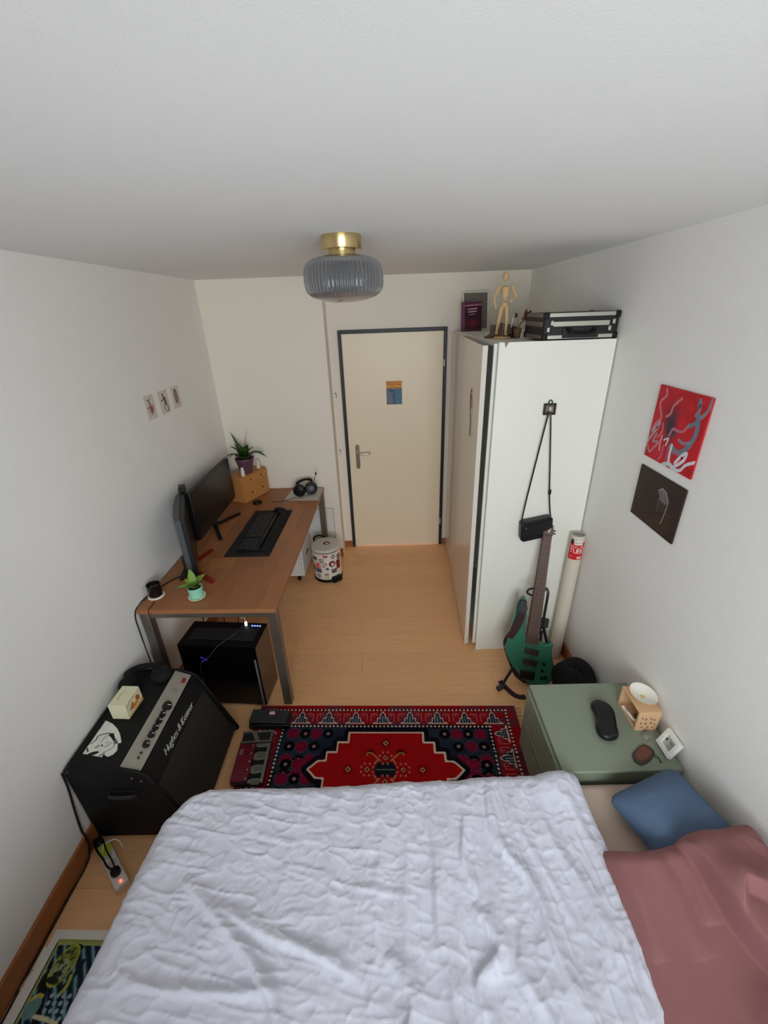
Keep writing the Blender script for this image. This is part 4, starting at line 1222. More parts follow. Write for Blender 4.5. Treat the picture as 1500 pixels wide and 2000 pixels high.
for p in ((-1.125, 0.423), (-1.09, 0.405)):
    MB().ball((p[0], AY0 - 0.0005, p[1]), (0.0055, 0.002, 0.0055), 10, 6).build('screw', STEEL, amp)
for x in (-1.37, -0.96):
    for y in (AY0 + 0.04, AY1 - 0.04):
        MB().cyl((x, y, 0), (x, y, 0.0119), 0.015, n=14).build('foot', BLACK, amp)
AT = 0.4862
# paper cut-out portrait taped on top
P = Paint(0.175, 0.20, 0.0014, (226, 226, 216))
o_ = [(0.022, 0.189), (0.064, 0.171), (0.102, 0.145), (0.133, 0.114), (0.163, 0.072), (0.149, 0.067), (0.165, 0.035), (0.157, 0.015), (0.141, 0.005), (0.123, 0.012), (0.115, 0.019), (0.116, 0.004), (0.088, 0.009), (0.054, 0.017), (0.019, 0.022)]
P.keep = P.inside(o_)
GR = (120, 120, 114)
P.line([(0.029, 0.07), (0.038, 0.09), (0.037, 0.108), (0.068, 0.119), (0.101, 0.116)], 0.006, (70, 72, 68), curve=True)
P.poly([(0.078, 0.114), (0.101, 0.119), (0.122, 0.092), (0.125, 0.076), (0.112, 0.088), (0.093, 0.103)], (20, 20, 22))
P.poly([(0.120, 0.095), (0.130, 0.066), (0.150, 0.068), (0.128, 0.09)], (96, 98, 92))
P.line([(0.121, 0.084), (0.137, 0.06), (0.131, 0.041), (0.11, 0.028)], 0.004, (84, 86, 80), curve=True)
P.line([(0.068, 0.075), (0.071, 0.104), (0.084, 0.107)], 0.004, GR, curve=True)
P.ell(0.066, 0.024, 0.022, 0.008, (16, 16, 18), 0.25)
P.line([(0.059, 0.050), (0.067, 0.060)], 0.008, (90, 92, 86))
P.line([(0.078, 0.064), (0.086, 0.056)], 0.007, (80, 82, 78))
P.line([(0.09, 0.072), (0.105, 0.076)], 0.004, GR)
P.line([(0.024, 0.048), (0.036, 0.033)], 0.007, (40, 40, 40))
P.line([(0.100, 0.055), (0.118, 0.072)], 0.012, (160, 160, 152), 0.7)
P.line([(0.100, 0.012), (0.112, 0.022)], 0.012, (120, 122, 114), 0.8)
P.noise(0.12, 70, 8)
ct = tag(P.flat('paper_cutout', None, PRINT, (-1.38, 1.18, AT + 0.0004), (1, 0, 0), (0, 1, 0)), 'white paper cut-out with a drawn face on the amplifier top', 'drawing')
sb = thing('soap_box', 'cream cardboard box with an orange print on the amplifier', 'box', (-1.285, 1.43, AT))
sbm = at(-1.284, 1.430, AT + 0.0006, math.radians(-3))
CRM = M('cream_card', (226, 222, 188), 0.55, var=0.04)
MB(sbm).box((-0.041, -0.058, 0), (0.041, 0.058, 0.088)).build('box_body', CRM, sb, bevel=0.003)
P = Paint(0.112, 0.084, 0.0016, (222, 216, 178))
P.ell(0.060, 0.030, 0.034, 0.016, (206, 128, 52), 0.1, soft=0.6)
P.ell(0.040, 0.040, 0.010, 0.018, (188, 112, 46), -0.4)
P.ell(0.084, 0.046, 0.012, 0.018, (170, 96, 40), 0.5)
P.line([(0.01, 0.062), (0.03, 0.074), (0.07, 0.074)], 0.004, (110, 96, 60), curve=True)
P.line([(0.004, 0.0), (0.108, 0.012)], 0.018, (206, 142, 70), 0.8)
P.line([(0.022, 0.030), (0.030, 0.040)], 0.006, (60, 44, 30))
P.noise(0.1, 90, 4)
P.flat('front_print', sb, PRINT, tuple(sbm @ Vector((0.0415, -0.056, 0.002))), tuple(np.array(sbm)[:3, 1]), (0, 0, 1))
P = Paint(0.078, 0.112, 0.0018, (228, 224, 190))
P.line([(0.03, 0.03), (0.022, 0.055), (0.034, 0.085)], 0.006, (176, 172, 132), curve=True)
P.flat('lid_print', sb, PRINT, tuple(sbm @ Vector((-0.039, -0.056, 0.0884))), tuple(np.array(sbm)[:3, 0]), tuple(np.array(sbm)[:3, 1]))
hp2 = thing('headphones', 'black over-ear headphones lying on the far end of the amplifier', 'headphones', (-1.27, 1.58, AT))
for x, y, rz in ((-1.345, 1.555, 0.3), (-1.215, 1.625, -0.2)):
    e_ = MB(at(x, y, AT + 0.001, rz)).lathe([(0.0, 0), (0.042, 0), (0.048, 0.010), (0.048, 0.030), (0.040, 0.045), (0.0, 0.05)], 24).build('ear_cup', BLACK_SOFT, hp2)
MB().tube(smooth_path([(-1.350, 1.575, AT + 0.045), (-1.375, 1.615, AT + 0.040), (-1.35, 1.660, AT + 0.034), (-1.29, 1.675, AT + 0.032), (-1.235, 1.665, AT + 0.04)]), 0, flat=(0.018, 0.007)).build('headband', BLACK_SOFT, hp2)
MB().tube(smooth_path([(-1.355, 1.51, AT + 0.012), (-1.378, 1.47, AT + 0.005), (-1.385, 1.42, AT + 0.0045), (-1.387, 1.37, AT + 0.0045)]), 0.003, 6).build('cable', BLACK, hp2)

# ------------------------------------------------------------------ rug
RO, RX = np.array([-0.762, 1.833, 0.0065]), np.array([0.9996, -0.028, 0])
RY = np.array([-0.028, -0.9996, 0])
RW0, RW1, RL = -0.058, 1.472, 0.79
rug = thing('rug', 'red and navy patterned oriental rug on the laminate floor', 'rug', (0, 1.45, 0))
P = Paint(RW1 - RW0, RL, 0.0028, (150, 12, 22))
P.X = P.X + RW0                                        # work in rug metres, y measured from the far edge
NAVY, DNAVY, RED1, RED2, IV, MAG, PINKB = (34, 40, 58), (18, 16, 28), (166, 14, 18), (126, 12, 30), (222, 196, 176), (112, 20, 52), (170, 96, 92)
a0, a1, b0, b1 = 0.02, 1.407, 0.022, RL - 0.022
P.rect(-0.030, b0, 1.420, b1, (40, 8, 16))
P.rect(-0.018, b0 + 0.014, 1.406, b1 - 0.014, (146, 16, 32))
P.rect(0.100, 0.128, 1.312, RL - 0.128, (20, 10, 18))
P.rect(0.124, 0.152, 1.288, RL - 0.152, NAVY)
P.put(fbm(P.X * 5, P.Y * 9, 3, 2) > 0.5, (46, 54, 66), 0.5)
# rows of ivory dots
for y in (0.030, RL - 0.030):
    for x in np.arange(-0.022, 1.42, 0.0225):
        P.ell(x, y, 0.0058, 0.0058, IV)
for y in (0.140, RL - 0.140):
    for x in np.arange(0.112, 1.31, 0.0225):
        P.ell(x, y, 0.0058, 0.0058, IV)
for x in (-0.022, 1.413):
    for y in np.arange(0.03, RL - 0.02, 0.0225):
        P.ell(x, y, 0.0058, 0.0058, IV)
for x in (0.112, 1.300):
    for y in np.arange(0.14, RL - 0.13, 0.0225):
        P.ell(x, y, 0.0058, 0.0058, IV)


def mountain(cx, cy, ux, uy, s=1.0):
    """stepped ivory peak over navy; (ux, uy) points from base to tip"""
    vx, vy = -uy, ux

    def q(a, b):
        return (cx + vx * a * s + ux * b * s, cy + vy * a * s + uy * b * s)
    P.poly([q(-0.052, 0), q(0.052, 0), q(0, 0.075)], NAVY)
    P.line([q(-0.055, 0), q(0.055, 0)], 0.006, IV)
    P.line([q(-0.055, 0), q(-0.032, 0.012), q(-0.030, 0.034), q(-0.016, 0.034), q(-0.014, 0.058), q(0, 0.078), q(0.014, 0.058), q(0.016, 0.034), q(0.030, 0.034), q(0.032, 0.012), q(0.055, 0)], 0.005, IV)
    P.line([q(0, 0.004), q(0, 0.05)], 0.005, (150, 150, 160))
    P.line([q(-0.016, 0.004), q(-0.014, 0.03)], 0.004, (150, 150, 160))
    P.line([q(0.016, 0.004), q(0.014, 0.03)], 0.004, (150, 150, 160))


def tulip(cx, cy, ux, uy):
    vx, vy = -uy, ux

    def q(a, b):
        return (cx + vx * a + ux * b, cy + vy * a + uy * b)
    P.poly([q(-0.05, 0), q(0.05, 0), q(0, -0.082)], (150, 14, 30))
    for sg in (-1, 1):
        P.line([q(sg * 0.012, -0.062), q(sg * 0.012, -0.015), q(sg * 0.042, -0.010)], 0.007, PINKB, 0.85)
        P.line([q(sg * 0.028, -0.012), q(sg * 0.030, -0.034)], 0.006, PINKB, 0.85)
        P.line([q(sg * 0.043, -0.010), q(sg * 0.046, -0.024)], 0.006, PINKB, 0.85)


for k in range(9):
    x = 0.045 + k * 0.1605
    mountain(x, 0.120, 0, -1)
    mountain(x, RL - 0.120, 0, 1)
    if k < 8:
        tulip(x + 0.080, 0.044, 0, -1)
        tulip(x + 0.080, RL - 0.044, 0, 1)
for k in range(4):
    y = 0.185 + k * 0.145
    mountain(1.395, y, -1, 0, 0.95)
    mountain(0.004, y, 1, 0, 0.95)
    tulip(1.322, y + 0.072, -1, 0)
    tulip(0.086, y + 0.072, 1, 0)
# corner rosettes
for sx_ in (0, 1):
    for sy_ in (0, 1):
        for j, row in enumerate(((0.178, 0.248, 0.310, 0.378), (0.171, 0.239, 0.310), (0.171, 0.239, 0.300), (0.175, 0.242))):
            for i, x in enumerate(row):
                y = 0.188 + 0.078 * j
                xx = x if sx_ == 0 else 1.418 - x
                yy = y if sy_ == 0 else RL - y
                if (i + j) % 2 == 0:
                    for t in range(12):
                        P.ell(xx + 0.036 * math.cos(t * PI / 6), yy + 0.036 * math.sin(t * PI / 6), 0.003, 0.003, (150, 80, 96), a=0.7)
                    P.ell(xx, yy, 0.033, 0.031, MAG)
                    P.ell(xx, yy, 0.012, 0.012, (134, 14, 40))
                else:
                    P.ell(xx, yy, 0.031, 0.029, (10, 10, 14))
                    P.ell(xx, yy, 0.0095, 0.0095, (150, 116, 124))
# stepped medallion
half = [(0.500, 0.180), (0.500, 0.240), (0.442, 0.240), (0.442, 0.299), (0.388, 0.300), (0.388, 0.347), (0.345, 0.350), (0.298, 0.395)]
left = half + [(x, RL - y) for x, y in reversed(half[:-1])]
right = [(1.418 - x, y) for x, y in reversed(left)]
med = left + right
P.put(P.dist(med + [med[0]]) < 0.032, DNAVY)
P.poly(med, RED1)
P.line(med + [med[0]], 0.0105, IV, soft=0.1)
MX, MY = 0.709, 0.395


def rosette(cx, cy, core=(200, 150, 110)):
    P.ell(cx, cy, 0.024, 0.024, (92, 8, 16), soft=0.7)
    for t in range(8):
        P.ell(cx + 0.034 * math.cos(t * PI / 4 + PI / 8), cy + 0.034 * math.sin(t * PI / 4 + PI / 8), 0.0062, 0.0062, (186, 96, 92))
    P.line([(cx - 0.012, cy), (cx, cy - 0.012), (cx + 0.012, cy), (cx, cy + 0.012), (cx - 0.012, cy)], 0.004, core)


for dx, dy in ((-0.196, 0), (0.196, 0), (0, -0.150), (0, 0.150)):
    P.ell(MX + dx, MY + dy, 0.034, 0.034, (80, 6, 12), soft=0.8)
    P.line([(MX + dx - 0.012, MY + dy), (MX + dx, MY + dy - 0.012), (MX + dx + 0.012, MY + dy), (MX + dx, MY + dy + 0.012), (MX + dx - 0.012, MY + dy)], 0.005, (214, 160, 120))
P.poly([(MX - 0.062, MY), (MX - 0.04, MY - 0.04), (MX + 0.04, MY - 0.04), (MX + 0.062, MY), (MX + 0.04, MY + 0.04), (MX - 0.04, MY + 0.04)], (26, 30, 38))
P.line([(MX - 0.05, MY), (MX + 0.05, MY)], 0.008, (104, 110, 92))
OLV = (176, 138, 70)
for sx_ in (-1, 1):
    for sy_ in (-1, 1):
        P.ell(MX + sx_ * 0.082, MY + sy_ * 0.100, 0.036, 0.022, (70, 4, 10), soft=0.8)
        P.line([(MX + sx_ * 0.058, MY + sy_ * 0.030), (MX + sx_ * 0.038, MY + sy_ * 0.058), (MX + sx_ * 0.076, MY + sy_ * 0.092), (MX + sx_ * 0.096, MY + sy_ * 0.092), (MX + sx_ * 0.101, MY + sy_ * 0.080)], 0.007, OLV)
for dx, dy in ((-0.095, 0), (0.095, 0), (0, -0.064), (0, 0.064)):
    rosette(MX + dx, MY + dy)
P.noise(0.22, 160, 11)


def rug_pos(X, Y):
    z = 0.0006 * np.sin(X * 9) * np.sin(Y * 13)
    pos = RO + X[..., None] * RX + Y[..., None] * RY
    pos[..., 2] += z
    # a soft crease near the right-hand border
    d = (Y - (0.245 + 0.06 * np.sin((X - 1.05) * 6)))
    pos[..., 2] += 0.010 * np.exp(-(d / 0.013) ** 2) * np.clip((X - 1.02) / 0.12, 0, 1)
    return pos


ro = P.mesh('pile', rug, RUGMAT, rug_pos)
# bound edge gives the rug its thickness
eb = MB()
for (xa, ya, xb, yb) in ((RW0, 0, RW1, 0), (RW1, 0, RW1, RL), (RW1, RL, RW0, RL), (RW0, RL, RW0, 0)):
    n_ = 14
    eb.tube([tuple(RO + RX * (xa + (xb - xa) * t) + RY * (ya + (yb - ya) * t) - np.array([0, 0, 0.0030])) for t in np.linspace(0, 1, n_)], 0.0034, 8)
eb.build('bound_edge', M('red_wool_edge', (150, 14, 28), 0.95, var=0.2, scale=60), rug)

fr_ = MB()
for k in range(70):
    y = 0.01 + k * 0.0110
    a_ = RO + RX * (RW1 + 0.003) + RY * y
    b_ = a_ + RX * (0.028 + 0.012 * random.random()) + RY * random.uniform(-0.012, 0.012)
    fr_.tube([tuple(a_ + np.array([0, 0, -0.002])), tuple((a_ + b_) / 2 + np.array([0, 0, -0.003])), (b_[0], b_[1], 0.0016)], [0.0016, 0.0015, 0.0012], 5)
fro = fr_.build('fringe', M('beige_fringe_yarn', (196, 164, 124), 0.95), rug)
fro['kind'] = 'stuff'
tag(MB().tube(smooth_path([(-0.668, 2.16, 0.0025), (-0.650, 2.20, 0.0025), (-0.625, 2.215, 0.0025), (-0.603, 2.19, 0.0025), (-0.610, 2.13, 0.0025), (-0.645, 2.095, 0.0025)]), 0.0018, 6).build('thin_wire', M('pale_thin_wire', (206, 176, 140), 0.3), None), 'thin pale loop of wire on the floor beside the desk leg', 'wire')

# ------------------------------------------------------------------ pedals on the rug
RZ = 0.0105
wah = thing('volume_pedal', 'black rocker pedal with a pale pink sticker at the rug corner', 'pedal', (-0.735, 1.71, RZ))
wm = at(-0.733, 1.712, RZ, math.radians(-1.5))
MB(wm).box((-0.116, -0.046, 0), (0.116, 0.046, 0.034)).build('pedal_base', M('pedal_black', (22, 22, 24), 0.45), wah, bevel=0.005)
tt = wm @ Matrix.Translation((0, 0, 0.05)) @ Matrix.Rotation(math.radians(3), 4, 'Y')
MB(tt).box((-0.112, -0.043, -0.006), (0.104, 0.043, 0.008)).build('treadle', M('rubber_grey_black', (44, 44, 46), 0.7), wah, bevel=0.006)
MB(wm).box((-0.02, -0.035, 0.0342), (0.02, 0.035, 0.046)).build('rocker_axle', BLACK, wah)
MB(tt).prism([(-0.005, 0.008), (0.026, 0.010), (0.022, 0.030), (0.002, 0.030), (-0.008, 0.024)], 0.0082, 0.0088).build('sticker', M('pale_pink_sticker', (236, 190, 182), 0.5), wah, smooth=0)
MB(wm).box((-0.122, -0.02, 0.008), (-0.1165, 0.02, 0.026)).build('jack_plate', STEEL, wah)
fx = thing('effects_board', 'grey floor effects unit with black and dark red panels on the rug', 'effects pedal', (-0.77, 1.48, RZ))
um = at(-0.772, 1.480, RZ, math.radians(2.5))
GRYM = M('pedal_grey_metal', (128, 126, 120), 0.4, 0.4)
DRED = M('dark_red_lacquer', (110, 16, 38), 0.3)
MB(um).prism([(x, y) for x, y in ((-0.085, -0.135), (0.082, -0.145), (0.082, 0.15), (-0.085, 0.15))], 0, 0.030).build('pedal_housing', M('housing_dark', (34, 32, 34), 0.45), fx, bevel=0.004)
MB(um).box((-0.086, -0.133, 0.0302), (0.002, 0.074, 0.040)).build('red_panel', DRED, fx, bevel=0.003)
MB(um).box((0.004, -0.144, 0.0302), (0.082, 0.074, 0.037)).build('switch_plate', GRYM, fx, bevel=0.003)
rim = MB(um)
for a, b in (((-0.086, 0.080), (0.083, 0.088)), ((-0.086, 0.142), (0.083, 0.150)), ((0.074, 0.088), (0.083, 0.142))):
    rim.box((a[0], a[1], 0.0302), (b[0], b[1], 0.041))
rim.prism([(-0.035, 0.142), (-0.010, 0.142), (0.020, 0.088), (-0.005, 0.088)], 0.0302, 0.041)
rim.build('rocker_frame', GRYM, fx, smooth=0)
for k in range(3):
    y = 0.034 - k * 0.072
    sw = MB(um)
    sw.prism([(0.006, y - 0.017), (0.020, y - 0.011), (0.030, y - 0.008), (0.068, y - 0.012), (0.068, y + 0.012), (0.030, y + 0.008), (0.020, y + 0.011), (0.006, y + 0.017)], 0.0372, 0.046)
    sw.build('foot_switch', BLACK, fx, bevel=0.002)
    MB(um).box((0.026, y - 0.044, 0.0372), (0.066, y - 0.022, 0.0385)).build('switch_label', M('label_olive_grey', (96, 102, 84), 0.5), fx)
for k in range(5):
    MB(um).cyl((-0.010, 0.06 - 0.045 * k, 0.0402), (-0.010, 0.06 - 0.045 * k, 0.0425), 0.003, n=10).build('indicator', M('indicator_white', (236, 210, 206), 0.3), fx)
MB(um).box((-0.075, 0.010, 0.0402), (-0.055, 0.042, 0.042)).build('display', M('pale_display', (140, 96, 92), 0.3), fx, bevel=0.001)
for k in range(2):
    MB(um).box((-0.040, 0.055 - 0.05 * k, 0.0402), (-0.024, 0.068 - 0.05 * k, 0.0416)).build('button', M('button_dark', (60, 14, 26), 0.4), fx)

# ------------------------------------------------------------------ electric bass on its stand
BO = Vector((0.80, 1.93, 0.06))
BU, BN, BRR = Vector((0.142, 0.293, 0.945)).normalized(), Vector((-0.151, -0.938, 0.313)).normalized(), None
BRR = BU.cross(BN).normalized()
if BRR.x < 0:
    BRR = -BRR
BM = frame(BO, BRR, BU, BN)
bass = thing('bass_guitar', 'green five-string electric bass with a brown strap, leaning on its stand', 'guitar', (0.80, 1.95, 0.0))
GRN = M('sea_green_lacquer', (50, 108, 86), 0.25, var=0.1, scale=4)
outline = [(-0.083, 0.531), (-0.104, 0.503), (-0.110, 0.466), (-0.112, 0.40), (-0.128, 0.30), (-0.137, 0.22), (-0.135, 0.18), (-0.118, 0.145), (-0.086, 0.095), (-0.038, 0.045), (0.02, -0.004), (0.07, -0.022), (0.125, -0.010), (0.165, 0.025), (0.173, 0.07), (0.160, 0.138), (0.146, 0.185), (0.137, 0.235), (0.140, 0.266), (0.128, 0.276), (0.108, 0.262), (0.080, 0.256), (0.055, 0.276), (0.044, 0.292), (-0.030, 0.300), (-0.038, 0.34), (-0.042, 0.392), (-0.046, 0.447), (-0.058, 0.510), (-0.070, 0.533)]
op = [(a, b) for a, b, _ in smooth_path([(x, y, 0) for x, y in outline + outline[:1]], 3)][:-1]
area = sum(op[i][0] * op[(i + 1) % len(op)][1] - op[(i + 1) % len(op)][0] * op[i][1] for i in range(len(op)))
if area < 0:
    op = op[::-1]
MB(BM).prism(op, -0.040, 0.0).build('body', GRN, bass, bevel=0.008, seg=3)
ROSE = M('rosewood', (74, 42, 32), 0.45, var=0.25, scale=10, stretch=(8, 1, 1))
MB(BM).prism([(-0.027, 0.262), (0.047, 0.262), (0.023, 0.932), (-0.030, 0.932)], -0.016, 0.004).build('neck', M('dark_maple_neck', (96, 58, 44), 0.45), bass, bevel=0.004)
MB(BM).prism([(-0.024, 0.250), (0.050, 0.252), (0.022, 0.932), (-0.028, 0.932)], 0.0045, 0.0095).build('fretboard', ROSE, bass, bevel=0.001)
MB(BM).prism([(-0.030, 0.928), (0.026, 0.928), (0.030, 0.95), (0.022, 0.996), (-0.029, 0.990)], -0.014, 0.002).build('headstock', M('headstock_brown', (70, 34, 32), 0.4), bass, bevel=0.002)
MB(BM).prism([(-0.004, 0.952), (0.006, 0.948), (0.012, 0.978), (0.006, 0.972), (0.002, 0.960), (-0.002, 0.970)], 0.0022, 0.003).build('headstock_emblem', M('emblem_pale', (206, 180, 176), 0.5), bass, smooth=0)
for k in range(5):
    sd_ = -1 if k < 3 else 1
    yy = 0.945 + 0.016 * (k if k < 3 else k - 3)
    MB(BM).cyl((0.0 + sd_ * 0.028, yy, -0.008), (sd_ * 0.042, yy, -0.008), 0.004, n=8).build('tuning_peg', BLACK, bass)
FRET = M('fret_silver', (128, 106, 96), 0.4, 0.5)
for k in range(1, 23):
    yy = 0.932 - (0.932 - 0.075) * (1 - 2 ** (-k / 12))
    t = (yy - 0.251) / (0.932 - 0.251)
    if t < 0.01:
        break
    xa, xb = -0.024 + t * (-0.028 + 0.024), 0.050 + t * (0.022 - 0.050)
    MB(BM).box((xa + 0.001, yy - 0.0008, 0.0096), (xb - 0.001, yy + 0.0008, 0.0108)).build('fret', FRET, bass, smooth=0)
for k in range(5):
    xa, xb = -0.014 + k * 0.0138, -0.021 + k * 0.0092
    MB(BM).tube([(xa + 0.002, 0.055, 0.016), (xb, 0.934, 0.0125)], 0.0009, 5).build('string', M('steel_string', (132, 116, 106), 0.4, 0.7), bass)
for yc in (0.205, 0.135):
    MB(BM).prism([(-0.022, yc - 0.020), (0.062, yc - 0.026), (0.062, yc + 0.010), (-0.020, yc + 0.016)], 0.0003, 0.011).build('pickup', M('pickup_brown_black', (40, 28, 24), 0.45), bass, bevel=0.003)
MB(BM).box((-0.026, 0.020, 0.0003), (0.060, 0.074, 0.013)).build('bridge', M('bridge_black', (22, 22, 22), 0.35, 0.3), bass, bevel=0.003)
for x, y in ((0.102, 0.135), (0.100, 0.090), (0.124, 0.050), (0.106, 0.042)):
    MB(BM).lathe([(0.0085, 0.0003), (0.0085, 0.012), (0.006, 0.014), (0, 0.014)], 16, (x, y, 0)).build('control_knob', BLACK, bass)
STRAP = M('brown_webbing', (58, 30, 32), 0.85, var=0.2, scale=60)
MB(BM).tube(smooth_path([(-0.078, 0.515, 0.010), (-0.078, 0.470, 0.022), (-0.082, 0.40, 0.022), (-0.100, 0.33, 0.016), (-0.122, 0.27, 0.002), (-0.128, 0.22, -0.03), (-0.105, 0.15, -0.062), (-0.06, 0.06, -0.070), (-0.02, 0.0, -0.062), (0.06, -0.034, -0.05)]), 0, flat=(0.022, 0.0015), up=(0, 0, 1)).build('strap', STRAP, bass)
MB(BM).prism([(-0.092, 0.525), (-0.062, 0.515), (-0.050, 0.470), (-0.066, 0.440), (-0.105, 0.446), (-0.104, 0.490)], 0.028, 0.0315).build('strap_end', M('black_leather_end', (14, 14, 15), 0.35), bass, smooth=0)
st = thing('guitar_stand', 'black tubular guitar stand holding the green bass', 'stand', (0.85, 2.0, 0))
BLKM = M('black_coated_steel', (20, 20, 21), 0.4)
MB(BM).tube(smooth_path([(-0.030, 0.598, -0.004), (-0.058, 0.590, 0.010), (-0.066, 0.572, 0.016), (-0.038, 0.552, -0.012), (0.0, 0.548, -0.030), (0.030, 0.560, -0.030)], 8), 0.0062, 8).build('yoke_arm', BLKM, st)
MB(BM).tube(smooth_path([(0.025, 0.558, -0.030), (0.046, 0.600, -0.028), (0.060, 0.588, -0.024), (0.064, 0.560, -0.024), (0.068, 0.43, -0.040), (0.072, 0.36, -0.05)], 8), 0.0085, 8).build('upper_post', BLKM, st)
MB(BM).box((0.046, 0.345, -0.072), (0.105, 0.405, -0.045)).build('clamp_block', M('clamp_black', (16, 16, 17), 0.5), st, bevel=0.008)
cj_ = BM @ Vector((0.075, 0.36, -0.06))
for fx_, fy_, nm in ((0.665, 1.925, 'left'), (1.02, 1.93, 'right'), (0.93, 2.235, 'rear')):
    lg_ = MB().tube(smooth_path([tuple(cj_), ((cj_.x * 0.5 + fx_ * 0.5), (cj_.y * 0.45 + fy_ * 0.55) + 0.02, cj_.z * 0.52), (fx_, fy_, 0.018)]), 0.009, 8).build('leg', BLKM, st)
    d_ = Vector((fx_ - cj_.x, fy_ - cj_.y, 0)).normalized() * 0.028
    MB().tube([(fx_ - d_.x, fy_ - d_.y, 0.024), (fx_ + d_.x, fy_ + d_.y, 0.0155)], 0.0152, 12).build('rubber_foot', M('grey_rubber', (52, 54, 54), 0.7), lg_)
for sx_ in (-0.055, 0.105):
    a_ = BM @ Vector((sx_, 0.055, -0.05))
    MB().tube(smooth_path([tuple(cj_ + Vector((0, 0, -0.05))), tuple(BM @ Vector((sx_ * 0.8, 0.10, -0.085))), tuple(BM @ Vector((sx_, 0.030, -0.058)))]), 0.008, 8).build('body_rest', BLKM, st)
tag(MB().tube(smooth_path([(0.675, 1.985, 0.004), (0.70, 1.93, 0.004), (0.735, 1.875, 0.004), (0.775, 1.855, 0.004), (0.80, 1.86, 0.006)]), 0, flat=(0.016, 0.0014)).build('belt_end', STRAP, None), 'loose black strap end lying on the floor before the bass', 'strap')
tbx = thing('mailing_tube', 'long cream cardboard mailing tube with a red label, in the corner', 'tube', (1.11, 2.22, 0))
ta, tb2 = Vector((1.098, 2.205, 0.0055)), Vector((1.121, 2.219, 0.935))
tn = (tb2 - ta).normalized()
tr_ = Vector((1, 0, 0)) - tn * tn.x
tr_.normalize()
TM = frame(ta, tr_, tn.cross(tr_), tn)
TL = (tb2 - ta).length
MB(TM).lathe([(0.030, 0.0005), (0.0415, 0.0005), (0.0415, TL), (0.037, TL), (0.037, TL - 0.02)], 40).build('tube_body', M('cream_cardboard', (216, 206, 190), 0.65, var=0.05, scale=6), tbx)
MB(TM).lathe([(0, TL - 0.012), (0.0368, TL - 0.012), (0.0368, TL - 0.004), (0, TL - 0.004)], 32).build('end_cap', M('grey_plastic_cap', (142, 140, 134), 0.5), tbx)
P = Paint(0.098, 0.140, 0.0014, (208, 40, 50))
P.rect(0, 0.118, 0.1, 0.14, (206, 202, 194))
P.rect(0.004, 0.104, 0.024, 0.132, (64, 56, 50))
P.rect(0.028, 0.100, 0.078, 0.128, (226, 220, 212))
P.line([(0.032, 0.113), (0.074, 0.113)], 0.004, (150, 144, 138))
P.text('MAILING', 0.010, 0.080, 0.013, (240, 206, 200), gap=0.28)
P.text('TUBE', 0.008, 0.046, 0.026, (246, 218, 212), gap=0.22)
P.ell(0.020, 0.020, 0.008, 0.008, (224, 110, 108))
P.rect(0.056, 0.006, 0.088, 0.024, (236, 186, 176))
P.wrap('label', tbx, PRINT_GLOSS, TM, 0.0419, math.radians(-172), TL - 0.155)
bp_ = thing('backpack', 'black slumped bag on the floor behind the green nightstand', 'bag', (1.02, 1.82, 0))
n1, n2 = 64, 40
U, V = np.meshgrid(np.linspace(0, 2 * PI, n1), np.linspace(0.02, PI - 0.02, n2))
rx = 0.128 * (1 + 0.16 * (fbm(np.cos(U) * 1.5 + 3, V * 1.6, 5) - 0.5) + 0.10 * np.sin(3 * U + V))
ry = 0.175 * (1 + 0.2 * (fbm(np.sin(U) * 1.5 + 3, V * 1.6, 9) - 0.5))
zz_ = np.clip(0.13 + 0.155 * np.cos(V) * (1 + 0.12 * np.sin(2 * U)), 0.0012, 1)
Pp = np.stack([1.050 + rx * 0.86 * np.sin(V) * np.cos(U), 1.800 + ry * np.sin(V) * np.sin(U), zz_ + 0.05 * np.clip(np.cos(U), 0, 1) * np.sin(V) * (zz_ > 0.05)], -1)
Pp[:, -1] = Pp[:, 0]
Pp[..., 0] = np.minimum(Pp[..., 0], 1.148)
MB().grid(Pp).build('bag_body', BLACK_SOFT, bp_, smooth=70)
MB().tube(smooth_path([(0.93, 1.76, 0.20), (0.90, 1.70, 0.22), (0.905, 1.66, 0.14), (0.93, 1.68, 0.08)]), 0, flat=(0.014, 0.002)).build('shoulder_strap', BLACK, bp_)

# ------------------------------------------------------------------ nightstand and what stands on it
NX0, NX1, NY0, NY1, NZ = 0.668, 1.1495, 1.087, 1.532, 0.470
ns = thing('nightstand', 'sage green metal nightstand between bed and wardrobe', 'nightstand', (0.91, 1.31, 0))
SAGE = M('sage_green_lacquer', (134, 144, 126), 0.36, var=0.03)
MB().box((NX0 + 0.006, NY0 + 0.006, 0.05), (NX1, NY1 - 0.006, NZ - 0.0165)).build('cabinet', SAGE, ns, bevel=0.003)
MB().box((NX0, NY0, NZ - 0.016), (NX1, NY1, NZ)).build('cabinet_top', SAGE, ns, bevel=0.004)
for k in range(2):
    za = 0.056 + k * 0.198
    d_ = MB().box((NX0 - 0.010, NY0 + 0.010, za), (NX0 + 0.0055, NY1 - 0.010, za + 0.194)).build('drawer', SAGE, ns, bevel=0.003)
    MB().box((NX0 - 0.013, NY0 + 0.14, za + 0.176), (NX0 - 0.0102, NY1 - 0.14, za + 0.188)).build('pull', M('sage_dark', (104, 120, 102), 0.4), d_)
for x in (NX0 + 0.04, NX1 - 0.06):
    for y in (NY0 + 0.04, NY1 - 0.06):
        MB().box((x, y, 0), (x + 0.025, y + 0.025, 0.0498)).build('leg', SAGE, ns, bevel=0.002)
NT = NZ + 0.0006
gc = thing('glasses_case', 'black oblong glasses case on the green nightstand', 'case', (0.935, 1.31, NT))
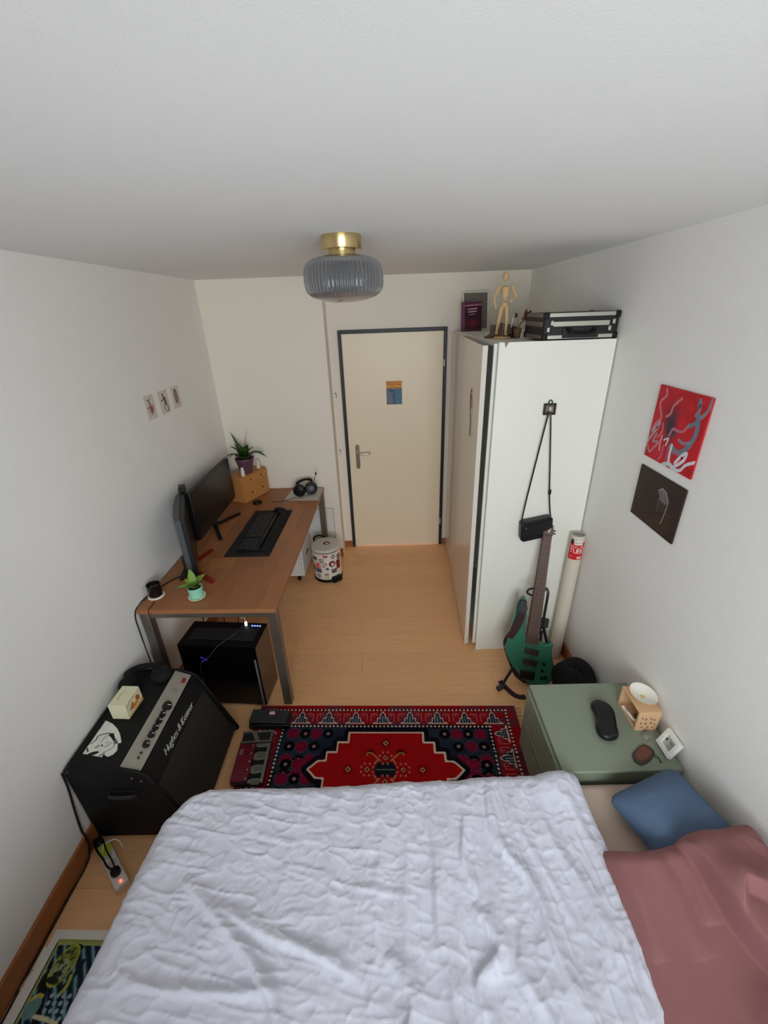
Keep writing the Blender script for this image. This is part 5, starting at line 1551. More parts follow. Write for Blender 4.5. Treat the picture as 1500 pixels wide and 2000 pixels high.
o_ = [(0.905, 1.380), (0.915, 1.400), (0.940, 1.412), (0.965, 1.406), (0.988, 1.385), (0.995, 1.350), (0.982, 1.305), (0.968, 1.265), (0.960, 1.235), (0.942, 1.218), (0.912, 1.213), (0.888, 1.222), (0.876, 1.245), (0.880, 1.278), (0.897, 1.310), (0.905, 1.345)]
oc = [(a, b) for a, b, _ in smooth_path([(x, y, 0) for x, y in o_ + o_[:1]], 4)][:-1][::-1]
MB().prism(oc, NT, NT + 0.033).build('case_shell', M('black_soft_plastic', (16, 16, 18), 0.38), gc, bevel=0.013, seg=4)
bu = thing('oil_burner', 'light wooden box oil burner with a white dish, against the wall', 'oil burner', (1.105, 1.335, NT))
BUM = at(1.093, 1.338, NT, math.radians(1.0))
WOODB = M('light_maple', (214, 174, 132), 0.55, var=0.08, scale=18)
bw, bd, bh_ = 0.048, 0.072, 0.104
wb_ = MB(BUM)
wb_.box((-bw, -bd, 0.0), (bw, bd, 0.009))
wb_.box((-bw, bd - 0.009, 0.009), (bw, bd, bh_))
wb_.box((-bw, -bd, 0.009), (bw, -bd + 0.009, bh_))
wb_.box((bw - 0.009, -bd + 0.009, 0.009), (bw, bd - 0.009, bh_))
wb_.build('burner_body', WOODB, bu, bevel=0.0012)
ringp = [(bw * 0.0 + 0.040 * math.cos(t), 0.0 + 0.050 * math.sin(t)) for t in np.linspace(0, 2 * PI, 25)[:-1]]
MB(BUM).box((-bw, -bd, bh_ + 0.0002), (bw, bd, bh_ + 0.008)).build('burner_top', WOODB, bu, bevel=0.0012)
cut = MB(BUM)
for (x, z, a, l_) in ((-0.028, 0.078, 0.3, 0.008), (-0.012, 0.070, 1.2, 0.010), (0.010, 0.074, -0.4, 0.008), (0.026, 0.066, 0.9, 0.008), (-0.030, 0.048, -0.8, 0.008), (-0.010, 0.044, 0.2, 0.011), (0.014, 0.048, 1.3, 0.009), (0.030, 0.040, -0.3, 0.007), (-0.022, 0.022, 0.6, 0.008), (0.004, 0.022, -0.9, 0.009), (0.026, 0.020, 0.4, 0.007)):
    cut.tube([(x - l_ / 2 * math.cos(a), -bd - 0.0006, z - l_ / 2 * math.sin(a)), (x + l_ / 2 * math.cos(a), -bd - 0.0006, z + l_ / 2 * math.sin(a))], 0.0021, 6)
cut.build('leaf_cutout', M('cutout_brown', (104, 66, 42), 0.8), bu)
dsh = [(0.0, bh_ + 0.0085), (0.016, bh_ + 0.0085), (0.040, bh_ + 0.018), (0.051, bh_ + 0.030), (0.053, bh_ + 0.032), (0.050, bh_ + 0.031), (0.036, bh_ + 0.020), (0.0, bh_ + 0.013)]
dm = MB(BUM @ Matrix.Translation((0.008, 0.008, 0)) @ Matrix.Diagonal((1.0, 1.16, 1, 1)))
dm.lathe(dsh, 40)
dm.build('dish', M('white_porcelain', (240, 236, 224), 0.2), bu, smooth=60)
MB(BUM).lathe([(0, bh_ + 0.0135), (0.014, bh_ + 0.0142), (0.009, bh_ + 0.0155), (0, bh_ + 0.0160)], 16, (0.004, 0.004, 0)).build('wax_residue', M('pale_yellow_wax', (214, 200, 120), 0.5), bu)
tlc = thing('tealight', 'tealight standing inside the wooden oil burner', 'candle', tuple(BUM @ Vector((-0.008, -0.02, 0.0095))))
MB(BUM).lathe([(0, 0.0096), (0.0195, 0.0096), (0.0195, 0.026), (0.0185, 0.026), (0.0175, 0.018), (0, 0.018)], 24, (-0.010, -0.024, 0)).build('tealight_cup', M('tealight_aluminium', (190, 186, 180), 0.35, 0.8), tlc)
spn = tag(MB(BUM).tube(smooth_path([(-0.052, 0.030, 0.034), (-0.050, 0.014, 0.030), (-0.047, -0.006, 0.033), (-0.040, -0.030, 0.028), (-0.030, -0.050, 0.026)]), [0.004] * 24 + [0.005], flat=(0.0055, 0.0018)).build('measuring_spoon', WHITE_PL, None), 'white plastic spoon leaning in the open side of the oil burner', 'spoon')
cry = thing('glass_crystal', 'small clear glass stone below the oil burner', 'crystal', (1.085, 1.238, NT))
MB(at(1.085, 1.235, NT, 0.5)).add([(-0.018, -0.014, 0), (0.02, -0.018, 0), (0.016, 0.020, 0), (-0.016, 0.016, 0), (-0.008, -0.006, 0.024), (0.010, -0.002, 0.019), (0.004, 0.010, 0.022)],
                                  [(3, 2, 1, 0), (0, 1, 5, 4), (1, 2, 6, 5), (2, 3, 6), (3, 0, 4, 6), (4, 5, 6)]).build('stone', M('clear_crystal', (196, 204, 200), 0.05, trans=0.75), cry, smooth=0)
lf = thing('leaf_dish', 'brown leaf-shaped incense dish near the nightstand edge', 'dish', (1.02, 1.155, NT))
lo = [(0.972, 1.122), (0.976, 1.150), (1.000, 1.172), (1.030, 1.190), (1.052, 1.196), (1.072, 1.178), (1.074, 1.160), (1.052, 1.138), (1.020, 1.118), (0.990, 1.110)]
lo2 = [(a, b) for a, b, _ in smooth_path([(x, y, 0) for x, y in lo + lo[:1]], 4)][:-1][::-1]
MB().prism(lo2, NT, NT + 0.008).build('dish_rim', M('dark_brown_ceramic', (62, 54, 48), 0.4), lf, bevel=0.003)
cx_, cy_ = 1.024, 1.155
MB().prism([(cx_ + (x - cx_) * 0.74, cy_ + (y - cy_) * 0.74) for x, y in lo2], NT + 0.0082, NT + 0.0095).build('dish_inside', M('red_brown_glaze', (112, 66, 50), 0.35, var=0.2, scale=40), lf)
MB().tube(smooth_path([(1.066, 1.150, NT + 0.005), (1.078, 1.136, NT + 0.004), (1.076, 1.120, NT + 0.0042)]), [0.0022] * 12 + [0.005], 6).build('leaf_stalk', M('dark_green_glaze', (54, 86, 62), 0.4), lf)
ck_ = thing('square_clock', 'small white square framed dial leaning on the wall at the nightstand edge', 'clock', (1.125, 1.13, NT))
CKM = frame(Vector((1.120, 1.212, NT + 0.0035)), Vector((0, -1, 0)), Vector((0.40, 0, 0.92)).normalized(), Vector((-0.92, 0, 0.40)).normalized())
ckf = MB(CKM)
s_ = 0.084
for a, b in (((0, 0), (s_, 0.017)), ((0, s_ - 0.017), (s_, s_)), ((0, 0.017), (0.017, s_ - 0.017)), ((s_ - 0.017, 0.017), (s_, s_ - 0.017))):
    ckf.box((a[0], a[1], -0.002), (b[0], b[1], 0.016))
ckf.build('clock_frame', M('white_lacquer_frame', (240, 239, 234), 0.35), ck_, bevel=0.0015)
MB(CKM).box((0.0165, 0.0165, -0.002), (s_ - 0.0165, s_ - 0.0165, 0.006)).build('dial_backing', WHITE_PL, ck_)
P = Paint(0.050, 0.050, 0.0012, (186, 186, 180))
P.noise(0.25, 220, 6)
P.rect(0.0, 0.022, 0.009, 0.032, (40, 40, 44))
P.line([(0.016, 0.012), (0.036, 0.010)], 0.003, (110, 110, 108))
P.ell(0.028, 0.030, 0.012, 0.010, (140, 140, 136), soft=0.5)
o0 = CKM @ Vector((0.018, 0.018, 0.0064))
P.flat('dial_print', ck_, PRINT_GLOSS, tuple(o0), tuple(CKM.to_3x3() @ Vector((1, 0, 0))), tuple(CKM.to_3x3() @ Vector((0, 1, 0))))

# ------------------------------------------------------------------ bed
MX0, MX1, MY0, MY1, MZ = -0.835, 1.150, -0.35, 1.078, 0.430
bed = thing('bed', 'wide bed with a beige fitted sheet on its mattress', 'bed', (0.15, 0.36, 0))
SHEET = M('beige_cotton_sheet', (196, 174, 158), 0.9, var=0.04, bump=0.3, bscale=300)
MB().box((MX0, MY0, 0.20), (MX1, MY1 - 0.002, MZ)).build('mattress', SHEET, bed, bevel=0.035, seg=5)
bf = MB()
bf.box((MX0 + 0.02, MY0 + 0.02, 0.12), (MX1 - 0.01, MY0 + 0.05, 0.199)).box((MX0 + 0.02, MY1 - 0.06, 0.12), (MX1 - 0.01, MY1 - 0.03, 0.199))
bf.box((MX0 + 0.02, MY0 + 0.05, 0.12), (MX0 + 0.05, MY1 - 0.06, 0.199)).box((MX1 - 0.04, MY0 + 0.05, 0.12), (MX1 - 0.01, MY1 - 0.06, 0.199))
bf.build('bed_frame', M('bed_frame_pine', (196, 160, 118), 0.5, var=0.15), bed, smooth=0)
for x in (MX0 + 0.04, MX1 - 0.10):
    for y in (MY0 + 0.04, MY1 - 0.10):
        MB().box((x, y, 0), (x + 0.05, y + 0.05, 0.1198)).build('leg', M('bed_frame_pine', (196, 160, 118)), bed)

# duvet: one draped cloth, wrinkles are geometry
nu, nv = 560, 420
uu = np.linspace(0, 1, nu)
vv = np.linspace(0, 1, nv)
DXL, DXR, DYN, DYF = -0.80, 0.700, -0.42, 1.000      # top area between the rounded edges
RADL, RADF, RADR = 0.085, 0.050, 0.030


def edge(s, lo, hi, rad_lo, rad_hi, drop_lo, drop_hi):
    """arc-length s -> (coordinate, drop) with rounded edges on both ends (rad 0 = no edge)"""
    c = np.clip(s, lo, hi)
    d = np.zeros_like(s)
    for sg, lim, rad, drop in ((-1, lo, rad_lo, drop_lo), (1, hi, rad_hi, drop_hi)):
        if rad <= 0:
            continue
        e = np.clip(sg * (s - lim), 0, None)
        a = np.clip(e / rad, 0, PI / 2)
        c = c + sg * rad * np.sin(a)
        d = d + rad * (1 - np.cos(a)) + np.clip(e - rad * PI / 2, 0, None)
    return c, d


SX = DXL - 0.34 + (DXR + 0.062 - DXL + 0.34) * uu
SY = DYN + (DYF + 0.26 - DYN) * vv
GX, GY = np.meshgrid(SX, SY)
# the edges wander a little
far = 0.030 * np.clip((GX + 0.3) / 0.8, 0, 1) + 0.008 * np.sin(GX * 21) * np.clip(GX + 0.1, 0, 1)
rgt = (0.022 * np.sin(GY * 4.2 + 0.6) - 0.045 * np.clip(0.6 - GY, 0, 1)) * np.clip((GX - 0.1) / 0.5, 0, 1)
lft = (0.010 * np.sin(GY * 5) - 0.125 * np.clip(0.95 - GY, 0, 1)) * np.clip((-GX - 0.1) / 0.6, 0, 1)
X1, dx_ = edge(GX - lft - rgt, DXL, DXR, RADL, RADR, 0, 0)
Y1, dy_ = edge(GY - far, DYN - 1, DYF, 0, RADF, 0, 0)
X1 = X1 + lft + rgt
Y1 = Y1 + far
# rounded plan corner at the far left: pull both edges in
cxk = np.clip((-0.74 - X1) / 0.15, 0, 1)
cyk = np.clip((Y1 - 0.93) / 0.12, 0, 1)
X1 = X1 + 0.055 * cxk * cyk
Y1 = Y1 - 0.050 * cxk * cyk
topz = 0.497 + 0.010 * fbm(GX * 2.2 + 5, GY * 2.2, 2) + 0.034 * np.exp(-((GX - 0.60) / 0.09) ** 2 - ((GY - 1.02) / 0.08) ** 2)
fade = np.exp(-(dx_ + dy_) / 0.12)
wob = 0.10 * fbm(GX * 1.4, GY * 1.1, 44, 3)
# long folds running along the bed's short way, stronger to the right
lf_ = ridge((GX + wob + 0.06 * (GY - 0.3) * np.clip(GX, -0.4, 0.7)) * 7.5, GY * 1.1 + 3, 12, 2)
longs = (lf_ - 0.4) * 0.022 * np.clip(0.25 + 0.9 * (GX + 0.35), 0.15, 1.0)
# short creases crossing them
def crinkle(x, y, seed):
    """sharp pinched lines between soft plateaus"""
    n_ = 1 - np.abs(2 * fbm(x, y, seed, 2) - 1)
    return n_ ** 6


cr1 = (ridge(GX * 8 + 2 * wob, GY * 13 + 4 * wob, 23, 3) - 0.4) * 0.0028
cr2 = (crinkle(GX * 15 + 1.6 * GY + 9, GY * 22 + 2 * GX, 61) - 0.4) * 0.0026
crl = (crinkle(GX * 5 - GY * 3, GY * 26 + GX * 5, 77) - 0.4) * 0.0050 * np.clip(0.45 - GX, 0.12, 1)
crl = crl + (crinkle(GX * 24 + 4 * wob, GY * 26 - GX * 9, 105) - 0.4) * 0.0020
crl = crl + (crinkle(GX * 17 + 3 * wob + 2 * GY, GY * 3.2 + 2, 131) - 0.4) * 0.0075 * np.clip(0.2 + 1.2 * GX, 0, 1)
mid = (ridge(GX * 5.0 + GY * 2.5, GY * 4.2 - GX * 1.6, 91, 2) - 0.4) * 0.009 * np.clip(1.25 - 1.2 * GY, 0.25, 1)
z = topz + longs + cr1 + cr2 + crl + mid


def fold(path, h, w, sharp=0.45):
    """raised tuck along a path, steeper on its right-hand side"""
    global z
    pts = np.array([(p[0], p[1]) for p in smooth_path([(a, b, 0) for a, b in path], 6)])
    best = np.full(GX.shape, 1e9)
    side = np.zeros(GX.shape)
    tt = np.zeros(GX.shape)
    for i in range(len(pts) - 1):
        (x0, y0), (x1, y1) = pts[i], pts[i + 1]
        ex, ey = x1 - x0, y1 - y0
        t = np.clip(((GX - x0) * ex + (GY - y0) * ey) / (ex * ex + ey * ey), 0, 1)
        px_, py_ = GX - x0 - t * ex, GY - y0 - t * ey
        d = np.hypot(px_, py_)
        m = d < best
        best = np.where(m, d, best)
        side = np.where(m, np.sign(ex * py_ - ey * px_), side)
        tt = np.where(m, (i + t) / (len(pts) - 1), tt)
    wd = np.where(side < 0, w * sharp, w)
    z = z + h * np.exp(-(best / wd) ** 2) * np.clip(np.sin(PI * tt), 0, 1) ** 0.5


fold([(-0.72, 0.74), (-0.55, 0.62), (-0.42, 0.52), (-0.34, 0.42), (-0.30, 0.28)], 0.024, 0.028, 0.35)
fold([(-0.58, 0.67), (-0.42, 0.60), (-0.28, 0.56), (-0.10, 0.49)], 0.016, 0.022)
fold([(-0.82, 0.50), (-0.62, 0.48), (-0.45, 0.475), (-0.34, 0.47)], 0.013, 0.018)
fold([(-0.22, 0.72), (-0.05, 0.69), (0.04, 0.68)], 0.004, 0.014)
fold([(0.34, 1.02), (0.33, 0.85), (0.42, 0.70), (0.44, 0.52), (0.52, 0.28)], 0.018, 0.026, 0.35)
fold([(0.50, 1.02), (0.52, 0.85), (0.58, 0.66), (0.60, 0.45), (0.58, 0.22)], 0.018, 0.028, 0.35)
fold([(0.10, 1.0), (0.12, 0.80), (0.11, 0.60), (0.14, 0.40), (0.13, 0.18)], 0.015, 0.036, 0.35)
fold([(0.22, 1.02), (0.235, 0.90), (0.21, 0.78), (0.25, 0.66)], 0.012, 0.018, 0.5)
fold([(-0.08, 0.98), (-0.06, 0.82), (-0.09, 0.68), (-0.04, 0.52)], 0.007, 0.030, 0.6)
fold([(-0.05, 0.55), (0.02, 0.46), (0.0, 0.36), (0.06, 0.22)], 0.020, 0.030, 0.4)
fold([(0.22, 0.66), (0.28, 0.56), (0.20, 0.48), (0.26, 0.32)], 0.018, 0.028, 0.4)
fold([(0.36, 0.62), (0.33, 0.50), (0.38, 0.40), (0.36, 0.24)], 0.014, 0.022, 0.5)
fold([(0.62, 0.98), (0.655, 0.80), (0.665, 0.62), (0.64, 0.42), (0.63, 0.18)], 0.015, 0.022, 0.5)
fold([(0.42, 1.0), (0.43, 0.86), (0.48, 0.72), (0.52, 0.58)], 0.010, 0.016, 0.5)
# gathered pleats over the far edge in the middle
fz = np.exp(-((GY - 1.02) / 0.06) ** 2)
z = z + 0.010 * (ridge(GX * 13, GX * 0 + 2, 7, 2) - 0.45) * fz * np.clip(1 - np.abs(GX - 0.2) / 0.55, 0, 1)
Z = topz + (z - topz) * (0.25 + 0.75 * fade) - dx_ - dy_
Z = np.where(dx_ > 0, np.where(GX > 0.3, np.maximum(Z, MZ + 0.003), Z), Z)
Z = np.maximum(Z, 0.15)
# on the hanging sides the wrinkles push outwards instead
sidew = np.clip((dx_ - 0.06) / 0.06, 0, 1) * (GX < 0)
X1 = X1 - sidew * (0.010 * np.sin(GY * 30) * fbm(GX * 3, GY * 4, 8) + 0.004)
sidf = np.clip((dy_ - 0.04) / 0.05, 0, 1)
Y1 = Y1 + sidf * (0.004 * np.sin(GX * 45) + 0.003)
lay = (np.clip((GX - DXR - 0.03) / 0.03, 0, 1))
dv = MB().grid(np.stack([X1, Y1, Z], -1)).build('duvet', M('white_cotton_duvet', (210, 211, 224), 0.88, var=0.02, scale=4, bump=0.25, bscale=260), None, smooth=180)
tag(dv, 'crumpled white cotton duvet spread over the bed', 'duvet')


def pillow(name, mat, corners, t, seed, wr=0.006, n=90, puff=(1.0, 1.0)):
    """closed cushion stretched between four corners: two puffed faces meeting in a seam"""
    a = np.linspace(-1, 1, n)
    A, B = np.meshgrid(a, a)
    c = [np.array(k, float) for k in corners]
    nrm = np.cross(c[1] - c[0], c[3] - c[0])
    nrm = nrm / np.linalg.norm(nrm)
    if nrm[2] < 0:
        nrm = -nrm
    prof_ = np.clip(1 - np.abs(A) ** 2.6, 0, 1) ** 0.6 * np.clip(1 - np.abs(B) ** 2.6, 0, 1) ** 0.6
    As = A * (1 - 0.05 * (1 - B * B) * np.abs(A) ** 3) * (1 - 0.13 * (A * B) ** 6)
    Bs = B * (1 - 0.05 * (1 - A * A) * np.abs(B) ** 3) * (1 - 0.13 * (A * B) ** 6)
    u_, v_ = ((As + 1) / 2)[..., None], ((Bs + 1) / 2)[..., None]
    base = (c[0] * (1 - u_) + c[1] * u_) * (1 - v_) + (c[3] * (1 - u_) + c[2] * u_) * v_
    nz_ = wr * (ridge(A * 1.6 + seed, B * 1.6 + 3, seed, 3) - 0.45) * prof_
    b = MB()
    for sg, pf_ in ((1, puff[0]), (-1, puff[1])):
        g = base + (sg * t / 2 * pf_ * prof_ + (nz_ if sg > 0 else 0))[..., None] * nrm
        b.grid(g if sg > 0 else g[:, ::-1])
    return b.build(name, mat, None, smooth=180)


bp2 = pillow('pillow', M('slate_blue_cotton', (84, 106, 134), 0.85, var=0.05, bump=0.2, bscale=300), [(0.782, 0.985, 0.475), (1.085, 1.078, 0.520), (1.140, 0.790, 0.555), (0.880, 0.730, 0.478)], 0.15, 3, 0.004, puff=(1.0, 0.28))
tag(bp2, 'slate blue pillow propped in the corner beside the nightstand', 'pillow', 'pillows at the head of the bed')
nv2 = pillow('pillow', M('navy_cotton', (44, 50, 74), 0.88, bump=0.2, bscale=300), [(1.146, 0.74, 0.445), (1.146, 0.74, 0.60), (1.146, 0.36, 0.60), (1.146, 0.36, 0.445)], 0.03, 9, 0.003)
tag(nv2, 'dark navy pillow wedged between the pink pillow and the wall', 'pillow', 'pillows at the head of the bed')

# pink pillowcase: thick lying pillow with a flap folded over on the wall side
n1, n2 = 220, 260
A, B = np.meshgrid(np.linspace(0, 1, n1), np.linspace(0, 1, n2))       # A: bed -> wall, B: far -> near
PX = 0.662 + A * 0.448 + 0.03 * A ** 3 - 0.075 * B * (1 - A)
PY = 0.812 - B * 0.86
PY = PY - 0.020 * np.sin(PI * np.clip(A * 1.4, 0, 1)) * (1 - B) ** 4
rise = (0.085 * np.clip((A - 0.30) / 0.7, 0, 1) ** 1.5) * np.clip(1.1 - 1.1 * B, 0.25, 1)
lift = (0.030 + 0.052 * A) * np.clip(1 - B / 0.5, 0, 1) ** 1.5          # rides over the blue pillow
edgeA = np.clip(A / 0.20, 0, 1)
edgeB = np.clip(B / 0.09, 0, 1)
edgeC = np.clip((1 - A) / 0.10, 0, 1)
puff = 0.088 * (1 - (1 - edgeA) ** 2.2) ** 0.6 * (1 - (1 - edgeB) ** 2.2) ** 0.6 * (0.35 + 0.65 * (1 - (1 - edgeC) ** 2.2) ** 0.6)
PZ = MZ + 0.010 + puff + rise + lift
PZ = PZ + 0.006 * (fbm(A * 4, B * 7, 15, 3) - 0.5)


def crease(path, h, w, sharp):
    """height step along a path: right-hand side lies higher"""
    global PZ
    pts = np.array([(p[0], p[1]) for p in smooth_path([(a, b, 0) for a, b in path], 6)])
    best = np.full(A.shape, 1e9)
    side = np.zeros(A.shape)
    tt = np.zeros(A.shape)
    for i in range(len(pts) - 1):
        (x0, y0), (x1, y1) = pts[i], pts[i + 1]
        ex, ey = x1 - x0, y1 - y0
        t = np.clip(((A - x0) * ex + (B - y0) * ey) / (ex * ex + ey * ey), 0, 1)
        qx, qy = A - x0 - t * ex, B - y0 - t * ey
        d = np.hypot(qx, qy)
        m = d < best
        best = np.where(m, d, best)
        side = np.where(m, np.sign(ex * qy - ey * qx), side)
        tt = np.where(m, (i + t) / (len(pts) - 1), tt)
    k = np.clip(np.sin(PI * tt), 0, 1) ** 0.4
    prof_ = np.where(side < 0, np.exp(-(best / w) ** 2), np.exp(-(best / (w * sharp)) ** 2))
    PZ = PZ + h * k * prof_


crease([(0.52, 0.02), (0.57, 0.10), (0.60, 0.20), (0.63, 0.28), (0.70, 0.38), (0.80, 0.50), (0.92, 0.66), (0.97, 0.90)], 0.085, 0.19, 0.08)
crease([(0.62, 0.26), (0.70, 0.20), (0.80, 0.215), (0.92, 0.20), (0.99, 0.12)], 0.052, 0.08, 0.20)
crease([(0.30, 0.03), (0.36, 0.14), (0.37, 0.20), (0.385, 0.34)], 0.013, 0.07, 0.6)
crease([(0.10, 0.04), (0.13, 0.16), (0.14, 0.34)], 0.010, 0.06, 0.6)
crease([(0.44, 0.02), (0.50, 0.14), (0.50, 0.26)], 0.014, 0.07, 0.4)
crease([(0.50, 0.54), (0.60, 0.50), (0.74, 0.50)], 0.034, 0.09, 0.25)
crease([(0.84, 0.30), (0.90, 0.42), (0.985, 0.55)], 0.020, 0.07, 0.3)
PXw = np.minimum(PX, 1.152)
# close the shape downwards to the sheet
rim_z = MZ + 0.004 + lift
top_g = np.stack([PXw, PY, PZ], -1)
rimA = top_g[:, :1].copy()
rimA[..., 2] = rim_z[:, :1]
rimB = top_g[:, -1:].copy()
rimB[..., 2] = rim_z[:, -1:]
G_ = np.concatenate([rimA, top_g, rimB], 1)
r0 = G_[:1].copy()
r0[..., 2] = np.concatenate([rim_z[:1, :1], rim_z[:1], rim_z[:1, -1:]], 1)
r1 = G_[-1:].copy()
r1[..., 2] = MZ + 0.004
G_ = np.concatenate([r0, G_, r1], 0)
pk = MB().grid(G_).build('pillow', M('dusty_pink_cotton', (148, 100, 100), 0.88, var=0.05, scale=5, bump=0.2, bscale=280), None, smooth=70)
tag(pk, 'large dusty pink pillow with a creased, folded case beside the duvet', 'pillow', 'pillows at the head of the bed')

# ------------------------------------------------------------------ pictures on the walls
RW_ = ROOM_R
for nm, lb, y0, y1, z0, z1 in (('canvas_painting', 'red canvas with pale and blue figures, upper one on the right wall', 1.520, 1.836, 1.550, 1.857), ('canvas_painting', 'dark brown canvas with a small grey stool, below the red canvas', 1.520, 1.837, 1.264, 1.505)):
    cv = thing(nm, lb, 'painting', (RW_ - 0.01, (y0 + y1) / 2, z0), 'canvases on the right wall')
    red = z0 > 1.5
    MB().box((RW_ - 0.008, y0, z0), (RW_ - 0.0005, y1, z1)).build('stretcher', M('red_canvas_edge', (186, 22, 34), 0.6) if red else M('brown_canvas_edge', (52, 34, 26), 0.6), cv, bevel=0.002)
    w, h = y1 - y0, z1 - z0
    P = Paint(w, h, 0.0016, (200, 20, 36) if red else (56, 38, 30))
    if red:
        # crops run left (far) to right (near): x 0..1, y 0..1 measured from the lower left
        def q(x, y):
            return (x * w, y * h)

        P.put(fbm(P.X * 12, P.Y * 12, 4, 3) > 0.55, (176, 14, 24), 0.6)
        P.ell(0.36 * w, 0.62 * h, 0.20 * w, 0.26 * h, (120, 24, 44), soft=0.8)
        P.ell(0.40 * w, 0.50 * h, 0.13 * w, 0.28 * h, (58, 48, 62), soft=0.7)
        P.ell(0.46 * w, 0.46 * h, 0.12 * w, 0.10 * h, (70, 56, 72), soft=0.7)
        PK, GB, TEAL, PALE = (206, 118, 132), (138, 130, 150), (94, 132, 146), (222, 226, 234)
        for path, wd_, c in (
                (((0.15, 0.96), (0.17, 0.88), (0.08, 0.78), (0.13, 0.66), (0.17, 0.58), (0.07, 0.46), (0.05, 0.36)), 0.016, PK),
                (((0.48, 0.90), (0.36, 0.78), (0.34, 0.68), (0.27, 0.62)), 0.015, PK),
                (((0.24, 0.52), (0.26, 0.42), (0.20, 0.32)), 0.012, PK),
                (((0.72, 0.62), (0.66, 0.52), (0.56, 0.50), (0.46, 0.50), (0.42, 0.40)), 0.015, (190, 116, 128)),
                (((0.05, 0.38), (0.10, 0.44), (0.17, 0.52), (0.14, 0.42), (0.08, 0.34), (0.00, 0.20)), 0.017, (170, 160, 172)),
                (((0.02, 0.16), (0.10, 0.08), (0.20, 0.20), (0.24, 0.26)), 0.014, (190, 130, 140)),
                (((0.16, 0.36), (0.12, 0.24), (0.20, 0.26)), 0.013, (160, 150, 168)),
                (((0.80, 0.94), (0.83, 0.84), (0.80, 0.76)), 0.020, GB),
                (((0.99, 0.99), (0.97, 0.86), (0.92, 0.78), (0.86, 0.72)), 0.020, GB),
                (((0.84, 0.76), (0.88, 0.60), (0.86, 0.46), (0.78, 0.32), (0.66, 0.24), (0.50, 0.28)), 0.030, TEAL),
                (((0.84, 0.68), (0.76, 0.62), (0.72, 0.60)), 0.020, TEAL),
                (((0.82, 0.42), (0.72, 0.38), (0.62, 0.40)), 0.018, GB),
                (((0.48, 0.26), (0.58, 0.22), (0.70, 0.24)), 0.017, (150, 110, 130)),
                (((0.34, 0.32), (0.42, 0.36), (0.40, 0.26)), 0.010, PALE),
                (((0.28, 0.36), (0.28, 0.22), (0.30, 0.16)), 0.010, (214, 190, 196)),
                (((0.36, 0.24), (0.36, 0.10), (0.32, 0.04)), 0.014, (186, 100, 120)),
                (((0.46, 0.24), (0.47, 0.12), (0.46, 0.04)), 0.013, (170, 90, 112)),
                (((0.52, 0.30), (0.52, 0.16), (0.55, 0.06), (0.66, 0.02), (0.78, 0.04), (0.86, 0.14), (0.99, 0.22)), 0.018, PALE),
                (((0.66, 0.10), (0.74, 0.22), (0.82, 0.28), (0.80, 0.18), (0.70, 0.08), (0.62, 0.02)), 0.019, PALE),
                (((0.44, 0.00), (0.55, 0.05), (0.66, 0.02)), 0.024, (206, 222, 228))):
            P.line([q(a, b) for a, b in path], wd_ * 0.82, c, curve=True, a=0.92)
        P.ell(0.81 * w, 0.90 * h, 0.034 * w, 0.060 * h, (126, 120, 138))
        P.ell(0.815 * w, 0.87 * h, 0.012 * w, 0.035 * h, (40, 34, 46))
        P.ell(0.76 * w, 0.20 * h, 0.018 * w, 0.020 * h, (24, 16, 20), -0.8)
        P.ell(0.135 * w, 0.44 * h, 0.012 * w, 0.030 * h, (30, 14, 20), -0.5)
        P.noise(0.12, 60, 2)
    else:
        P.put(P.Y < 0.30 * h, (70, 44, 30), 0.7)
        P.put(fbm(P.X * 10, P.Y * 10, 6, 3) > 0.55, (46, 34, 32), 0.5)
        P.poly([(0.50 * w, 0.72 * h), (0.56 * w, 0.80 * h), (0.64 * w, 0.78 * h), (0.74 * w, 0.64 * h), (0.70 * w, 0.56 * h), (0.58 * w, 0.58 * h)], (120, 108, 108))
        P.line([(0.50 * w, 0.73 * h), (0.57 * w, 0.80 * h), (0.66 * w, 0.77 * h), (0.745 * w, 0.64 * h)], 0.005, (168, 156, 154))
        P.line([(0.74 * w, 0.64 * h), (0.73 * w, 0.40 * h), (0.70 * w, 0.20 * h)], 0.006, (164, 146, 142))
        P.line([(0.55 * w, 0.62 * h), (0.57 * w, 0.36 * h)], 0.004, (124, 110, 108))
        P.line([(0.60 * w, 0.58 * h), (0.61 * w, 0.42 * h)], 0.004, (96, 82, 80))
        P.line([(0.67 * w, 0.56 * h), (0.67 * w, 0.42 * h)], 0.004, (96, 82, 80))
        P.line([(0.73 * w, 0.42 * h), (0.86 * w, 0.42 * h)], 0.004, (92, 74, 74), 0.7)
        P.ell(0.12 * w, 0.40 * h, 0.02 * w, 0.05 * h, (80, 64, 64), soft=0.9)
        P.noise(0.15, 50, 2)
    P.flat('painted_face', cv, CANVAS, (RW_ - 0.0084, y1, z0), (0, -1, 0), (0, 0, 1))

